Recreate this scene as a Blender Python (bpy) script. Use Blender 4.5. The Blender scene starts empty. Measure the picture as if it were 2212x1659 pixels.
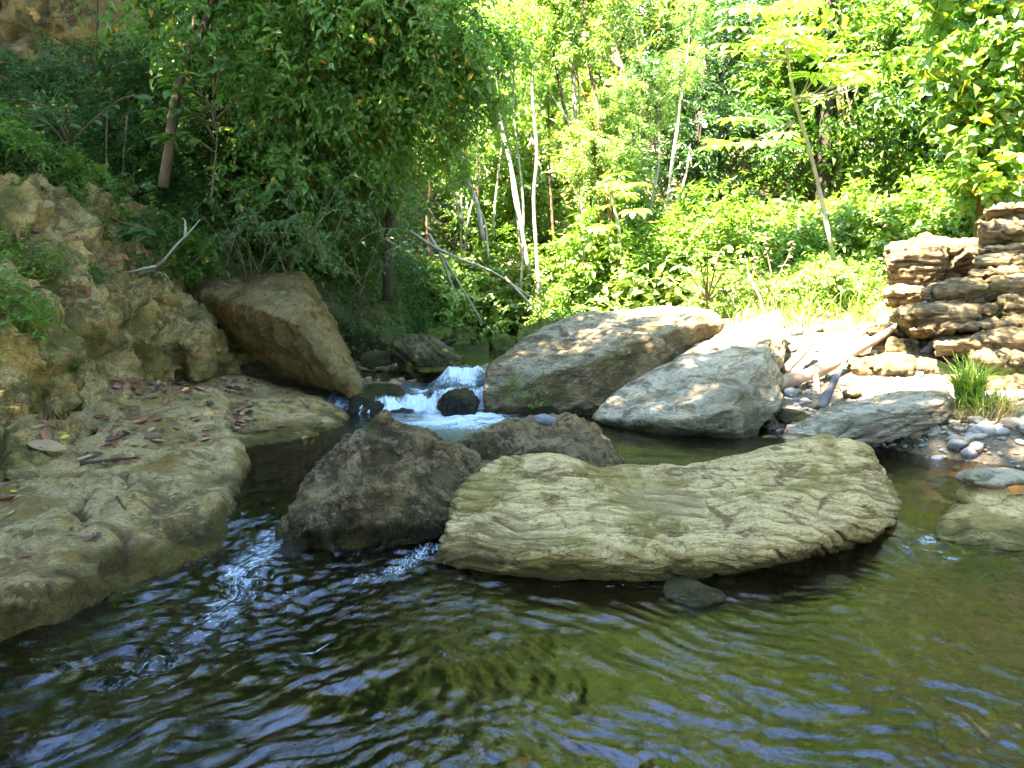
import bpy, bmesh, math, random
import numpy as np
from mathutils import Vector, Matrix, Euler
from mathutils.bvhtree import BVHTree

random.seed(7); np.random.seed(7)
S = bpy.context.scene
COL = S.collection
R = math.radians

# ------------------------------------------------------------------ camera
CAM_Z, PITCH, FPX, CU, CV = 1.30, R(7.8), 1671.0, 1106.0, 829.5
cd = bpy.data.cameras.new('camera'); cam = bpy.data.objects.new('camera', cd); COL.objects.link(cam)
cam.location = (0, 0, CAM_Z); cam.rotation_euler = (R(90) - PITCH, 0, 0)
cd.sensor_width = 36.0; cd.lens = 36.0 * FPX / 2212.0
cd.clip_start = 0.05; cd.clip_end = 500
S.camera = cam

# ------------------------------------------------------------------ light
SUN_EL, SUN_AZ = R(60), R(-130)         # azimuth measured from +Y (view direction), negative = left
sdir = Vector((math.sin(SUN_AZ) * math.cos(SUN_EL), math.cos(SUN_AZ) * math.cos(SUN_EL), math.sin(SUN_EL)))
ld = bpy.data.lights.new('sun', 'SUN'); ld.energy = 4.8; ld.angle = R(0.53); ld.color = (1.0, 0.94, 0.82)
sun = bpy.data.objects.new('sun', ld); COL.objects.link(sun)
sun.rotation_euler = sdir.to_track_quat('Z', 'Y').to_euler(); sun.location = (-10, -5, 20)
W = bpy.data.worlds.new('World'); S.world = W; W.use_nodes = True
nt = W.node_tree; nt.nodes.clear()
wo = nt.nodes.new('ShaderNodeOutputWorld'); bg = nt.nodes.new('ShaderNodeBackground'); sk = nt.nodes.new('ShaderNodeTexSky')
sk.sky_type = 'NISHITA'; sk.sun_disc = False; sk.sun_elevation = SUN_EL; sk.sun_rotation = SUN_AZ % (2 * math.pi)
sk.air_density = 1.0; sk.dust_density = 0.4; sk.ozone_density = 6.0
bg.inputs['Strength'].default_value = 0.15
nt.links.new(sk.outputs[0], bg.inputs[0]); nt.links.new(bg.outputs[0], wo.inputs[0])
S.view_settings.view_transform = 'Standard'; S.view_settings.look = 'None'
S.view_settings.exposure = 4.35
S.view_settings.use_white_balance = True; S.view_settings.white_balance_temperature = 7200; S.view_settings.white_balance_tint = 11; S.view_settings.gamma = 1.0; S.view_settings.use_curve_mapping = False
S.render.engine = 'CYCLES'
S.cycles.max_bounces = 8; S.cycles.diffuse_bounces = 4; S.cycles.glossy_bounces = 3
S.cycles.transmission_bounces = 6; S.cycles.transparent_max_bounces = 12
S.cycles.use_denoising = True; S.cycles.use_adaptive_sampling = True; S.cycles.adaptive_threshold = 0.015
S.cycles.caustics_reflective = False; S.cycles.caustics_refractive = False
S.cycles.sample_clamp_indirect = 6.0

# ------------------------------------------------------------------ picture <-> place
def P(u, v, y):
    """the point at forward distance y that the photograph shows at (u, v) of 2212 x 1659"""
    a = (u - CU) / FPX; b = -(v - CV) / FPX
    dx, dy, dz = a, math.cos(PITCH) + b * math.sin(PITCH), -math.sin(PITCH) + b * math.cos(PITCH)
    t = y / dy
    return Vector((dx * t, y, CAM_Z + dz * t))
def G(u, v, z=0.0):
    a = (u - CU) / FPX; b = -(v - CV) / FPX
    dx, dy, dz = a, math.cos(PITCH) + b * math.sin(PITCH), -math.sin(PITCH) + b * math.cos(PITCH)
    t = (z - CAM_Z) / dz
    return Vector((dx * t, dy * t, z))

def UV(p):
    d = Vector(p) - Vector((0, 0, CAM_Z)); f = d.y * math.cos(PITCH) - d.z * math.sin(PITCH); up = d.y * math.sin(PITCH) + d.z * math.cos(PITCH)
    return CU + FPX * d.x / f, CV - FPX * up / f
MARKS = [('the waterfall', 950, 870), ('the brown overhanging boulder', 600, 700), ('the crooked bare branch', 370, 540), ('the leaning brown bank tree', 380, 200), ('the tan cliff face', 170, 90),
         ('the biggest grey boulder', 1300, 750), ('the white tilted block', 1600, 760), ('the slim palmate tree', 1720, 250), ('the vine clad tree', 2120, 300), ('the long dead branch', 1030, 590),
         ('the leaning pale trunk', 1110, 400), ('the tallest white trunk', 1245, 250), ('the driftwood log', 1800, 780), ('the outcrop top block', 2000, 580), ('the short dark trunk', 838, 550),
         ('the twiggy shrub', 150, 320), ('the hanging leafy twigs', 950, 60), ('the dark forest trunk', 1510, 250), ('the left cliff crest', 230, 470)]
def where(p):
    u, v = UV(p); n_, mu, mv = min(MARKS, key=lambda m_: (m_[1] - u) ** 2 + 1.3 * (m_[2] - v) ** 2); du, dv = u - mu, v - mv; r_ = math.hypot(du, dv)
    if r_ < 45: rel = 'beside'
    else:
        far = 'close' if r_ < 100 else ('somewhat' if r_ < 190 else 'well')
        h_ = 'right' if du > 0 else 'left'; w_ = 'above' if dv < 0 else 'below'
        rel = (far + ' ' + w_) if abs(dv) > 2.2 * abs(du) else ((far + ' ' + h_ + ' of') if abs(du) > 2.2 * abs(dv) else (far + ' ' + w_ + ' and ' + h_ + ' of'))
    return rel + ' ' + n_
# ------------------------------------------------------------------ numpy noise
def _h(ix, iy, iz, seed):
    with np.errstate(over='ignore'):
        h = (ix.astype(np.int64) * 374761393 + iy.astype(np.int64) * 668265263 + iz.astype(np.int64) * 2147483647 + seed * 1274126177) & 0xffffffff
        h = ((h ^ (h >> 13)) * 1274126177) & 0xffffffff
        h = ((h ^ (h >> 16)) * 2246822519) & 0xffffffff
        return (h ^ (h >> 13)) & 0xffffffff
_g = np.array([[1,1,0],[-1,1,0],[1,-1,0],[-1,-1,0],[1,0,1],[-1,0,1],[1,0,-1],[-1,0,-1],[0,1,1],[0,-1,1],[0,1,-1],[0,-1,-1],[1,1,0],[-1,1,0],[0,-1,1],[0,-1,-1]], float)
def perlin(p, seed=0):
    i = np.floor(p).astype(np.int64); f = p - i
    w = f * f * f * (f * (f * 6 - 15) + 10)
    out = np.zeros(len(p))
    for dx in (0, 1):
        for dy in (0, 1):
            for dz in (0, 1):
                g = _g[_h(i[:,0]+dx, i[:,1]+dy, i[:,2]+dz, seed) & 15]
                d = g[:,0]*(f[:,0]-dx) + g[:,1]*(f[:,1]-dy) + g[:,2]*(f[:,2]-dz)
                wx = w[:,0] if dx else 1-w[:,0]; wy = w[:,1] if dy else 1-w[:,1]; wz = w[:,2] if dz else 1-w[:,2]
                out += d * wx * wy * wz
    return out
def fbm(p, octv=4, seed=0, gain=0.5):
    o = np.zeros(len(p)); a = 1.0; q = p.copy()
    for k in range(octv):
        o += a * perlin(q, seed + k * 17); q = q * 2.03 + 11.3; a *= gain
    return o
def ridged(p, octv=3, seed=0):
    o = np.zeros(len(p)); a = 1.0; q = p.copy()
    for k in range(octv):
        o += a * (1 - np.abs(perlin(q, seed + k * 13)) * 2.2); q = q * 2.1 + 5.7; a *= 0.5
    return o
def worley(p, seed=0):
    i = np.floor(p).astype(np.int64); f = p - i
    f1 = np.full(len(p), 9.0); f2 = np.full(len(p), 9.0)
    for dx in (-1, 0, 1):
        for dy in (-1, 0, 1):
            for dz in (-1, 0, 1):
                h = _h(i[:,0]+dx, i[:,1]+dy, i[:,2]+dz, seed)
                jx = (h & 1023) / 1023.0; jy = ((h >> 10) & 1023) / 1023.0; jz = ((h >> 20) & 1023) / 1023.0
                d = np.sqrt((dx + jx - f[:,0])**2 + (dy + jy - f[:,1])**2 + (dz + jz - f[:,2])**2)
                m = d < f1
                f2 = np.where(m, f1, np.minimum(f2, d)); f1 = np.where(m, d, f1)
    return f1, f2
def sstep(a, b, x):
    t = np.clip((x - a) / (b - a), 0, 1); return t * t * (3 - 2 * t)

# ------------------------------------------------------------------ object helpers
def tag(o, label=None, cat=None, group=None, kind=None):
    if label: o['label'] = label
    if cat: o['category'] = cat
    if group: o['group'] = group
    if kind: o['kind'] = kind
    return o
def mesh_np(name, verts, faces, mat=None, smooth=True):
    me = bpy.data.meshes.new(name)
    v = np.asarray(verts, dtype=np.float32); f = np.asarray(faces, dtype=np.int32)
    k = f.shape[1]
    me.vertices.add(len(v)); me.vertices.foreach_set('co', v.ravel())
    me.loops.add(f.size); me.loops.foreach_set('vertex_index', f.ravel())
    me.polygons.add(len(f)); me.polygons.foreach_set('loop_start', np.arange(0, f.size, k, dtype=np.int32))
    me.polygons.foreach_set('loop_total', np.full(len(f), k, dtype=np.int32))
    me.update(calc_edges=True); me.validate()
    me.polygons.foreach_set('use_smooth', np.full(len(me.polygons), smooth))
    if mat: me.materials.append(mat)
    return me
def link(name, me, loc=(0, 0, 0), parent=None, rot=(0, 0, 0), scale=(1, 1, 1)):
    o = bpy.data.objects.new(name, me); COL.objects.link(o)
    o.location = loc; o.rotation_euler = rot; o.scale = scale
    if parent: o.parent = parent
    return o
def empty(name, loc):
    return link(name, None, loc)
def tube_arrays(pts, radii, seg=8, wob=0.0):
    pts = [Vector(p) for p in pts]; n = len(pts); V = []; F = []
    up = Vector((0.3, 0.9, 0.2)).normalized()
    for i, p in enumerate(pts):
        t = (pts[min(i+1, n-1)] - pts[max(i-1, 0)]).normalized()
        a = t.cross(up)
        if a.length < 1e-3: a = t.cross(Vector((1, 0, 0)))
        a.normalize(); b = t.cross(a)
        for k in range(seg):
            th = 2 * math.pi * k / seg
            r = radii[i] * (1 + wob * random.uniform(-1, 1))
            V.append(p + a * math.cos(th) * r + b * math.sin(th) * r)
    for i in range(n - 1):
        for k in range(seg):
            k2 = (k + 1) % seg
            F.append((i*seg+k, i*seg+k2, (i+1)*seg+k2)); F.append((i*seg+k, (i+1)*seg+k2, (i+1)*seg+k))
    c0 = len(V); V.append(pts[0]); c1 = len(V); V.append(pts[-1])
    for k in range(seg):
        k2 = (k + 1) % seg
        F.append((c0, k2, k)); F.append((c1, (n-1)*seg+k, (n-1)*seg+k2))
    return [tuple(v) for v in V], F
class Acc:
    def __init__(s): s.V = []; s.F = []; s.n = 0
    def add(s, V, F):
        V = np.asarray(V, float); F = np.asarray(F, int)
        s.V.append(V); s.F.append(F + s.n); s.n += len(V)
    def tube(s, pts, radii, seg=6, wob=0.0): s.add(*tube_arrays(pts, radii, seg, wob))
    def mesh(s, name, mat, smooth=True, origin=None):
        V = np.concatenate(s.V)
        if origin is not None: V = V - np.array(origin)
        return mesh_np(name, V, np.concatenate(s.F), mat, smooth)
def curve_pts(ctrl, n=12):
    """Catmull-Rom through control points"""
    c = [Vector(p) for p in ctrl]; c = [c[0] * 2 - c[1]] + c + [c[-1] * 2 - c[-2]]
    out = []; m = len(c) - 3
    for i in range(m):
        k = max(2, n // m)
        for j in range(k):
            t = j / k; p0, p1, p2, p3 = c[i], c[i+1], c[i+2], c[i+3]
            out.append(0.5 * ((2*p1) + (p2-p0)*t + (2*p0-5*p1+4*p2-p3)*t*t + (3*p1-p0-3*p2+p3)*t**3))
    out.append(c[-2]); return out

# ------------------------------------------------------------------ materials
class M_:
    def __init__(s, name):
        s.m = bpy.data.materials.new(name); s.m.use_nodes = True; s.t = s.m.node_tree
        s.t.nodes.clear(); s.out = s.n('OutputMaterial')
    def n(s, typ, **kw):
        x = s.t.nodes.new('ShaderNode' + typ)
        for k, v in kw.items(): setattr(x, k, v)
        return x
    def l(s, a, b): s.t.links.new(a, b)
    def put(s, inp, v):
        if hasattr(v, 'is_output') or isinstance(v, bpy.types.NodeSocket): s.l(v, inp)
        else: inp.default_value = v
    def pos(s): 
        g = s.n('NewGeometry'); return g.outputs['Position']
    def mapping(s, vec, scale=(1,1,1), rot=(0,0,0), loc=(0,0,0)):
        m = s.n('Mapping'); s.l(vec, m.inputs['Vector'])
        m.inputs['Scale'].default_value = scale; m.inputs['Rotation'].default_value = rot; m.inputs['Location'].default_value = loc
        return m.outputs[0]
    def noise(s, vec, scale, detail=6, rough=0.55, dist=0.0):
        x = s.n('TexNoise'); s.l(vec, x.inputs['Vector']); x.inputs['Scale'].default_value = scale
        x.inputs['Detail'].default_value = detail; x.inputs['Roughness'].default_value = rough; x.inputs['Distortion'].default_value = dist
        return x.outputs['Fac']
    def voro(s, vec, scale, feature='F1', rnd=1.0):
        x = s.n('TexVoronoi', feature=feature); s.l(vec, x.inputs['Vector']); x.inputs['Scale'].default_value = scale
        x.inputs['Randomness'].default_value = rnd
        return x.outputs['Distance']
    def ramp(s, fac, stops):
        r = s.n('ValToRGB'); s.l(fac, r.inputs[0]); e = r.color_ramp.elements
        while len(e) > 1: e.remove(e[-1])
        e[0].position = stops[0][0]; e[0].color = col(stops[0][1])
        for p, c in stops[1:]:
            x = e.new(p); x.color = col(c)
        return r.outputs[0]
    def mapr(s, v, a, b, c=0.0, d=1.0, smooth=False):
        r = s.n('MapRange'); s.l(v, r.inputs[0]); 
        if smooth: r.interpolation_type = 'SMOOTHSTEP'
        for i, x in zip((1, 2, 3, 4), (a, b, c, d)): r.inputs[i].default_value = x
        return r.outputs[0]
    def math(s, op, a, b=0.0):
        x = s.n('Math', operation=op); s.put(x.inputs[0], a); s.put(x.inputs[1], b); return x.outputs[0]
    def mix(s, f, a, b, mode='MIX'):
        x = s.n('Mix', data_type='RGBA', blend_type=mode); s.put(x.inputs[0], f)
        s.put(x.inputs[6], col(a) if isinstance(a, tuple) else a); s.put(x.inputs[7], col(b) if isinstance(b, tuple) else b)
        return x.outputs[2]
    def bump(s, h, strength=0.5, dist=0.02, nrm=None):
        x = s.n('Bump'); s.l(h, x.inputs['Height']); x.inputs['Strength'].default_value = strength; x.inputs['Distance'].default_value = dist
        if nrm: s.l(nrm, x.inputs['Normal'])
        return x.outputs[0]
    def princ(s, base, rough=0.8, nrm=None, spec=0.5, **kw):
        p = s.n('BsdfPrincipled'); s.put(p.inputs['Base Color'], col(base) if isinstance(base, tuple) else base)
        s.put(p.inputs['Roughness'], rough); p.inputs['Specular IOR Level'].default_value = spec
        if nrm: s.l(nrm, p.inputs['Normal'])
        return p
    def done(s, sh): s.l(sh, s.out.inputs['Surface']); return s.m
def col(c): return (c[0], c[1], c[2], 1.0) if len(c) == 3 else c

def rock_mat(name, a, b, dark, moss=(0.10, 0.105, 0.03), moss_amt=0.5, dark_amt=0.5, stretch=(1,1,1), rot=(0,0,0), fine=1.0,
             bump=0.7, wet=0.10, wet_soft=0.12, pits=0.3, warm=None, top_pale=0.0, pale=(0.55,0.52,0.47), joint=0.55, cracks=0.5, tone=0.8, warmth=1.0):
    """mottled stone: two base tones, mineral stains and lichen, moss film, joint dirt along the beds (attribute 'bed'), wet foot"""
    m = M_(name); pos = m.pos(); sp = m.mapping(pos, stretch, rot)
    T = lambda c_: (c_[0] * tone * (1 + .06 * warmth), c_[1] * tone * (1 - .07 * warmth), c_[2] * tone * (1 - .32 * warmth))
    a, b, dark, moss, pale = T(a), T(b), T(dark), T(moss), T(pale)
    N = lambda vec, sc, d=6, r=.6, di=0.0: m.mapr(m.noise(vec, sc, d, r, di), 0.30, 0.70)
    n1 = N(sp, 1.7, 6, 0.65, 0.6); n2 = N(sp, 6.5, 8, 0.68, 0.4); n3 = N(sp, 30.0 * fine, 6, 0.72); n4 = N(pos, 2.6, 6, 0.62, .5); n5 = N(pos, 120.0 * fine, 3, 0.65)
    c = m.mix(m.mapr(n1, 0.3, 0.7), a, b)
    c = m.mix(m.mapr(n2, 0.55, 0.85, 0.0, 0.75), c, tuple(min(.75, x * 1.45) for x in a))
    c = m.mix(m.mapr(n2, 0.42, 0.12, 0.0, 0.75), c, tuple(x * .55 for x in b))
    if warm: c = m.mix(m.mapr(N(pos, 1.9, 6, 0.65, 0.8), 0.52, 0.75, 0, 0.85), c, T(warm))
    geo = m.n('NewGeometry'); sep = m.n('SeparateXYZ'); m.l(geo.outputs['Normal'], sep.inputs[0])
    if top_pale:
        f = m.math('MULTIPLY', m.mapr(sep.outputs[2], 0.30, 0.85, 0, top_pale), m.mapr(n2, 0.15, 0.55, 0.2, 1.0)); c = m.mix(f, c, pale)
    # lichen and mineral stains
    ds = N(sp, 3.6, 9, 0.7, 0.6); th = 0.72 - 0.30 * dark_amt
    c = m.mix(m.mapr(ds, th, th + 0.16, 0, .85), c, dark)
    c = m.mix(m.mapr(n3, 0.60, 0.80, 0, 0.45 + .35 * dark_amt), c, dark)
    c = m.mix(m.mapr(n3, 0.38, 0.18, 0, 0.5), c, tuple(min(.75, x * 1.7) for x in a))
    c = m.mix(m.mapr(n5, 0.62, 0.85, 0, 0.5), c, dark)
    mo = m.math('MULTIPLY', m.mapr(n4, 0.78 - 0.36 * moss_amt, 0.98 - 0.36 * moss_amt, 0, 0.85), m.mapr(n2, 0.15, 0.6, .25, 1)); c = m.mix(mo, c, moss)
    v = m.voro(sp, 55 * fine, 'F1')
    c = m.mix(m.mapr(v, 0.22, 0.06, 0, 0.7 * pits), c, dark)
    # hairline cracks
    dv = m.n('Vector' + 'Math', operation='ADD'); m.l(sp, dv.inputs[0]); ns = m.n('TexNoise'); m.l(sp, ns.inputs['Vector']); ns.inputs['Scale'].default_value = 4
    sc_ = m.n('VectorMath', operation='SCALE'); m.l(ns.outputs['Color'], sc_.inputs[0]); sc_.inputs['Scale'].default_value = 0.5; m.l(sc_.outputs[0], dv.inputs[1])
    ce = m.voro(dv.outputs[0], 2.6, 'DISTANCE_TO_EDGE'); ck = m.math('MULTIPLY', m.mapr(ce, 0.022, 0.004, 0, cracks), m.mapr(n1, 0.35, 0.6)); c = m.mix(ck, c, dark)
    at = m.n('Attribute', attribute_name='bed'); c = m.mix(m.mapr(m.math('ADD', at.outputs['Fac'], m.math('MULTIPLY', m.mapr(n3, 0, 1, -1, 1), .12)), 0.25, 0.75, 0, joint), c, tuple((x * .6 + y * .4) for x, y in zip(dark, b)))  # colour darkened in the low parts of the displaced surface
    sz = m.n('SeparateXYZ'); m.l(pos, sz.inputs[0])
    wetf = m.mapr(m.math('ADD', sz.outputs[2], m.math('MULTIPLY', m.mapr(n2, 0, 1, -1, 1), 0.05)), wet + wet_soft, wet, 0, 1, True)
    c = m.mix(wetf, c, m.mix(1.0, c, (0.25, 0.26, 0.15), 'MULTIPLY'))
    rough = m.mapr(wetf, 0, 1, 0.9, 0.28)
    h = m.math('ADD', m.math('MULTIPLY', n3, 0.38), m.math('ADD', m.math('MULTIPLY', n2, 0.55), m.math('MULTIPLY', n5, 0.14)))
    h = m.math('ADD', h, m.math('MULTIPLY', m.mapr(v, 0.0, 0.3), pits * 0.4)); h = m.math('SUBTRACT', h, m.math('MULTIPLY', ck, 0.5))
    p = m.princ(c, rough, m.bump(h, bump, 0.045), 0.25)
    return m.done(p.outputs[0])

def leaf_mat(name, a, b, trans=0.45, gloss=0.35, c3=None, amt3=0.05):
    """a, b: leaf colours; trans: share of light that passes through"""
    m = M_(name); g = m.n('NewGeometry'); oi = m.n('ObjectInfo')
    rnd = g.outputs['Random Per Island']
    f = m.math('MULTIPLY', m.math('ADD', rnd, oi.outputs['Random']), 0.5)
    c = m.mix(f, a, b)
    nz = m.noise(m.pos(), 0.55, 3, 0.5); c = m.mix(m.mapr(nz, 0.35, 0.65, 0, 0.5), c, tuple(x * 1.5 for x in a))
    if c3: c = m.mix(m.mapr(rnd, 1 - amt3, 1 - amt3 + 0.002), c, c3)
    p = m.princ(c, 0.42, None, gloss)
    tr = m.n('BsdfTranslucent'); tc = m.mix(1.0, c, (1.35, 1.35, 0.6), 'MULTIPLY'); m.l(tc, tr.inputs[0])
    mx = m.n('MixShader'); mx.inputs[0].default_value = trans; m.l(p.outputs[0], mx.inputs[1]); m.l(tr.outputs[0], mx.inputs[2])
    return m.done(mx.outputs[0])

def bark_mat(name, a, b, sc=18):
    m = M_(name); pos = m.mapping(m.pos(), (1, 1, 0.25))
    n = m.noise(pos, sc, 6, 0.7); n2 = m.noise(m.pos(), 3, 4)
    c = m.mix(m.mapr(n, 0.35, 0.65), a, b); c = m.mix(m.mapr(n2, 0.5, 0.65, 0, 0.5), c, tuple(x * 0.5 for x in b))
    return m.done(m.princ(c, 0.85, m.bump(n, 0.6, 0.02), 0.2).outputs[0])

MT = {}
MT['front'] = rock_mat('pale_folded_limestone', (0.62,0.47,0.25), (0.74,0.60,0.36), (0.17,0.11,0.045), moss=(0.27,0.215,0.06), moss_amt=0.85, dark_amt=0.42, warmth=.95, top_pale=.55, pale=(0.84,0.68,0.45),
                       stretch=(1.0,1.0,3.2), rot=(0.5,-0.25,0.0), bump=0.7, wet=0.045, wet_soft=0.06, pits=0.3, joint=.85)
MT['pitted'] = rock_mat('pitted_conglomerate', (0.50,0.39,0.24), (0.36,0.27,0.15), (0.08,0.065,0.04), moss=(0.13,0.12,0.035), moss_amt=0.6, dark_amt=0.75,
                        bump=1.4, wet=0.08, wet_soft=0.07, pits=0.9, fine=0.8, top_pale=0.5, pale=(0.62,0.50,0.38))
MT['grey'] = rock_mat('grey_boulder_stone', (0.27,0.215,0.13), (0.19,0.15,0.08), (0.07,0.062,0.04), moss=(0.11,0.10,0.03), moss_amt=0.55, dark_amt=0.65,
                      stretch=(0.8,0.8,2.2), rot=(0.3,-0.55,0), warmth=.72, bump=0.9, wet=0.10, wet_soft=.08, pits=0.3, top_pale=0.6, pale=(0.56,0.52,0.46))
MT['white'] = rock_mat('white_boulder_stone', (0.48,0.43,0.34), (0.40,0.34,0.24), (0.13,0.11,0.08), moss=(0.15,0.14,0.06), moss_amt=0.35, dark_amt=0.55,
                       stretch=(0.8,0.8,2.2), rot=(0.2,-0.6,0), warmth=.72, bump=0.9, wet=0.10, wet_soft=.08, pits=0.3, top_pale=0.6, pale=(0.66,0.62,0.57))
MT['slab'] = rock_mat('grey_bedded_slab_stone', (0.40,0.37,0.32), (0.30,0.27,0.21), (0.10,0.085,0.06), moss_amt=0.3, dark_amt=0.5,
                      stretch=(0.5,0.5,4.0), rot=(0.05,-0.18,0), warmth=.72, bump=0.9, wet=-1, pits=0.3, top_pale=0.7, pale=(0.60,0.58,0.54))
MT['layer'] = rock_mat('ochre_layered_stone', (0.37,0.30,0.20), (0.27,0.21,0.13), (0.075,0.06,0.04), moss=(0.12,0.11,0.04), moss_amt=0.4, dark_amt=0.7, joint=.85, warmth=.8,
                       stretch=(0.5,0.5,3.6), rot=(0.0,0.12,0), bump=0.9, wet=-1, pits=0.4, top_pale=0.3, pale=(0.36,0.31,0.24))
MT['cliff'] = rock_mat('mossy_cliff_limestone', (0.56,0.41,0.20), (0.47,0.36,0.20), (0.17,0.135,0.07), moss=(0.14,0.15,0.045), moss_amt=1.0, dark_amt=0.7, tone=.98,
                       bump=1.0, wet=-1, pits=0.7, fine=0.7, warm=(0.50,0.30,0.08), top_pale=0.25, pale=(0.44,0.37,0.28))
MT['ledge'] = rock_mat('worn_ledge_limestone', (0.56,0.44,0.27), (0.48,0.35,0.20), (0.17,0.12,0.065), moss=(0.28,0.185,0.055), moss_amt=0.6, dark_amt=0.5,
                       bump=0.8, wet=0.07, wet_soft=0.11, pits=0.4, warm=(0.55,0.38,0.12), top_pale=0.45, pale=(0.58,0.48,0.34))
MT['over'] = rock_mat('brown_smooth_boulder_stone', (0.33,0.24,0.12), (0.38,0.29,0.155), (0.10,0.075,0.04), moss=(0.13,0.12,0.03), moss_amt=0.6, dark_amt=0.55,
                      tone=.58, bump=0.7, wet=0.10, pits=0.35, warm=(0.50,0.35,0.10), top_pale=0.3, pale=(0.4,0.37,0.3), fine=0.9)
MT['wet'] = rock_mat('wet_dark_stone', (0.06,0.052,0.04), (0.09,0.075,0.05), (0.02,0.018,0.015), moss_amt=0.2, bump=0.6, wet=1.5, pits=0.3)
MT['mossy'] = rock_mat('moss_covered_stone', (0.12,0.18,0.03), (0.20,0.24,0.05), (0.05,0.06,0.02), moss=(0.09,0.14,0.02), moss_amt=1.2, dark_amt=0.6, bump=1.0, wet=-1, pits=0.4)
MT['creek'] = rock_mat('banded_creek_stone', (0.25,0.24,0.18), (0.17,0.17,0.11), (0.06,0.06,0.035), moss=(0.09,0.11,0.03), moss_amt=0.7, dark_amt=0.6,
                       stretch=(3.0,0.6,3.0), rot=(0,0.6,0), bump=0.9, wet=0.42, wet_soft=0.1, pits=0.3)
def pebble_mat(name, a, b, wet=False):
    m = M_(name); oi = m.n('ObjectInfo'); tc = m.n('TexCoord')
    c = m.mix(oi.outputs['Random'], a, b); n = m.noise(tc.outputs['Object'], 6, 6, 0.6)
    c = m.mix(m.mapr(n, 0.4, 0.7, 0, 0.6), c, tuple(x * 0.55 for x in b))
    return m.done(m.princ(c, 0.3 if wet else 0.7, m.bump(n, 0.35, 0.02), 0.4).outputs[0])
MT['pebble_pale'] = pebble_mat('pale_pebble_stone', (0.38,0.33,0.25), (0.27,0.22,0.16))
MT['pebble_grey'] = pebble_mat('grey_pebble_stone', (0.17,0.18,0.19), (0.26,0.25,0.23))
MT['pebble_brown'] = pebble_mat('brown_pebble_stone', (0.28,0.18,0.10), (0.20,0.14,0.09))
MT['pebble_wet'] = pebble_mat('wet_pebble_stone', (0.10,0.085,0.06), (0.06,0.055,0.045), True)
MT['bluegrey'] = pebble_mat('blue_grey_cobble_stone', (0.14,0.155,0.17), (0.16,0.17,0.18))
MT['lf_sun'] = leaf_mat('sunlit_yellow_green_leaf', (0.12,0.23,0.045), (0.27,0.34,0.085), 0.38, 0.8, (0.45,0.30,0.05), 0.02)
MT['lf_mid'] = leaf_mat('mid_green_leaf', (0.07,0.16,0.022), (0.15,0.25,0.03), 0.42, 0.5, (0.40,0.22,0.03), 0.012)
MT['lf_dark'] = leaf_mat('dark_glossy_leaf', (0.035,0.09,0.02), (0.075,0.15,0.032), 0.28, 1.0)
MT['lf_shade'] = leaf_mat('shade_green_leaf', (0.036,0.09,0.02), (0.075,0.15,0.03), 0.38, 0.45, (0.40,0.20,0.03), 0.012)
MT['lf_big'] = leaf_mat('broad_pale_leaf', (0.19,0.32,0.045), (0.28,0.38,0.07), 0.45, 0.5)
MT['lf_vine'] = leaf_mat('vine_leaf', (0.08,0.18,0.025), (0.15,0.25,0.035), 0.4, 0.8, (0.62,0.38,0.03), 0.05)
MT['grass'] = leaf_mat('grass_blade', (0.09,0.18,0.03), (0.15,0.24,0.04), 0.45, 0.3, (0.42,0.33,0.14), 0.12)
MT['lf_near'] = leaf_mat('canopy_leaf', (0.06,0.15,0.03), (0.16,0.27,0.05), 0.45, 0.5, (0.50,0.30,0.04), 0.035)
MT['grass_dry'] = leaf_mat('dry_grass_blade', (0.30,0.24,0.13), (0.38,0.31,0.18), 0.3, 0.2)
MT['bark_pale'] = bark_mat('pale_bark', (0.38,0.34,0.27), (0.28,0.24,0.18))
MT['bark_brown'] = bark_mat('brown_bark', (0.17,0.11,0.06), (0.10,0.07,0.04))
MT['bark_dark'] = bark_mat('dark_bark', (0.06,0.045,0.03), (0.035,0.028,0.02))
MT['twig'] = bark_mat('dry_twig_bark', (0.34,0.26,0.17), (0.22,0.16,0.10))
MT['drift'] = bark_mat('bleached_driftwood', (0.46,0.33,0.23), (0.33,0.22,0.14), 10)
MT['drift_grey'] = bark_mat('grey_driftwood', (0.17,0.15,0.15), (0.10,0.09,0.09), 14)
def dead_mat(name, a, b):
    m = M_(name); oi = m.n('ObjectInfo'); c = m.mix(oi.outputs['Random'], a, b)
    n = m.noise(m.n('TexCoord').outputs['Object'], 30, 4); c = m.mix(m.mapr(n, 0.45, 0.7, 0, 0.5), c, tuple(x * 0.4 for x in a))
    return m.done(m.princ(c, 0.55, m.bump(n, 0.3, 0.003), 0.4).outputs[0])
MT['dead_red'] = dead_mat('red_dead_leaf', (0.26,0.08,0.04), (0.19,0.06,0.04))
MT['dead_brown'] = dead_mat('brown_dead_leaf', (0.32,0.13,0.06), (0.20,0.085,0.045))
MT['dead_dark'] = dead_mat('dark_dead_leaf', (0.05,0.035,0.03), (0.08,0.05,0.035))
MT['dead_tan'] = dead_mat('tan_dead_leaf', (0.42,0.27,0.15), (0.34,0.2,0.10))
MT['dead_yellow'] = dead_mat('yellow_leaf', (0.60,0.40,0.02), (0.55,0.36,0.03))

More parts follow.
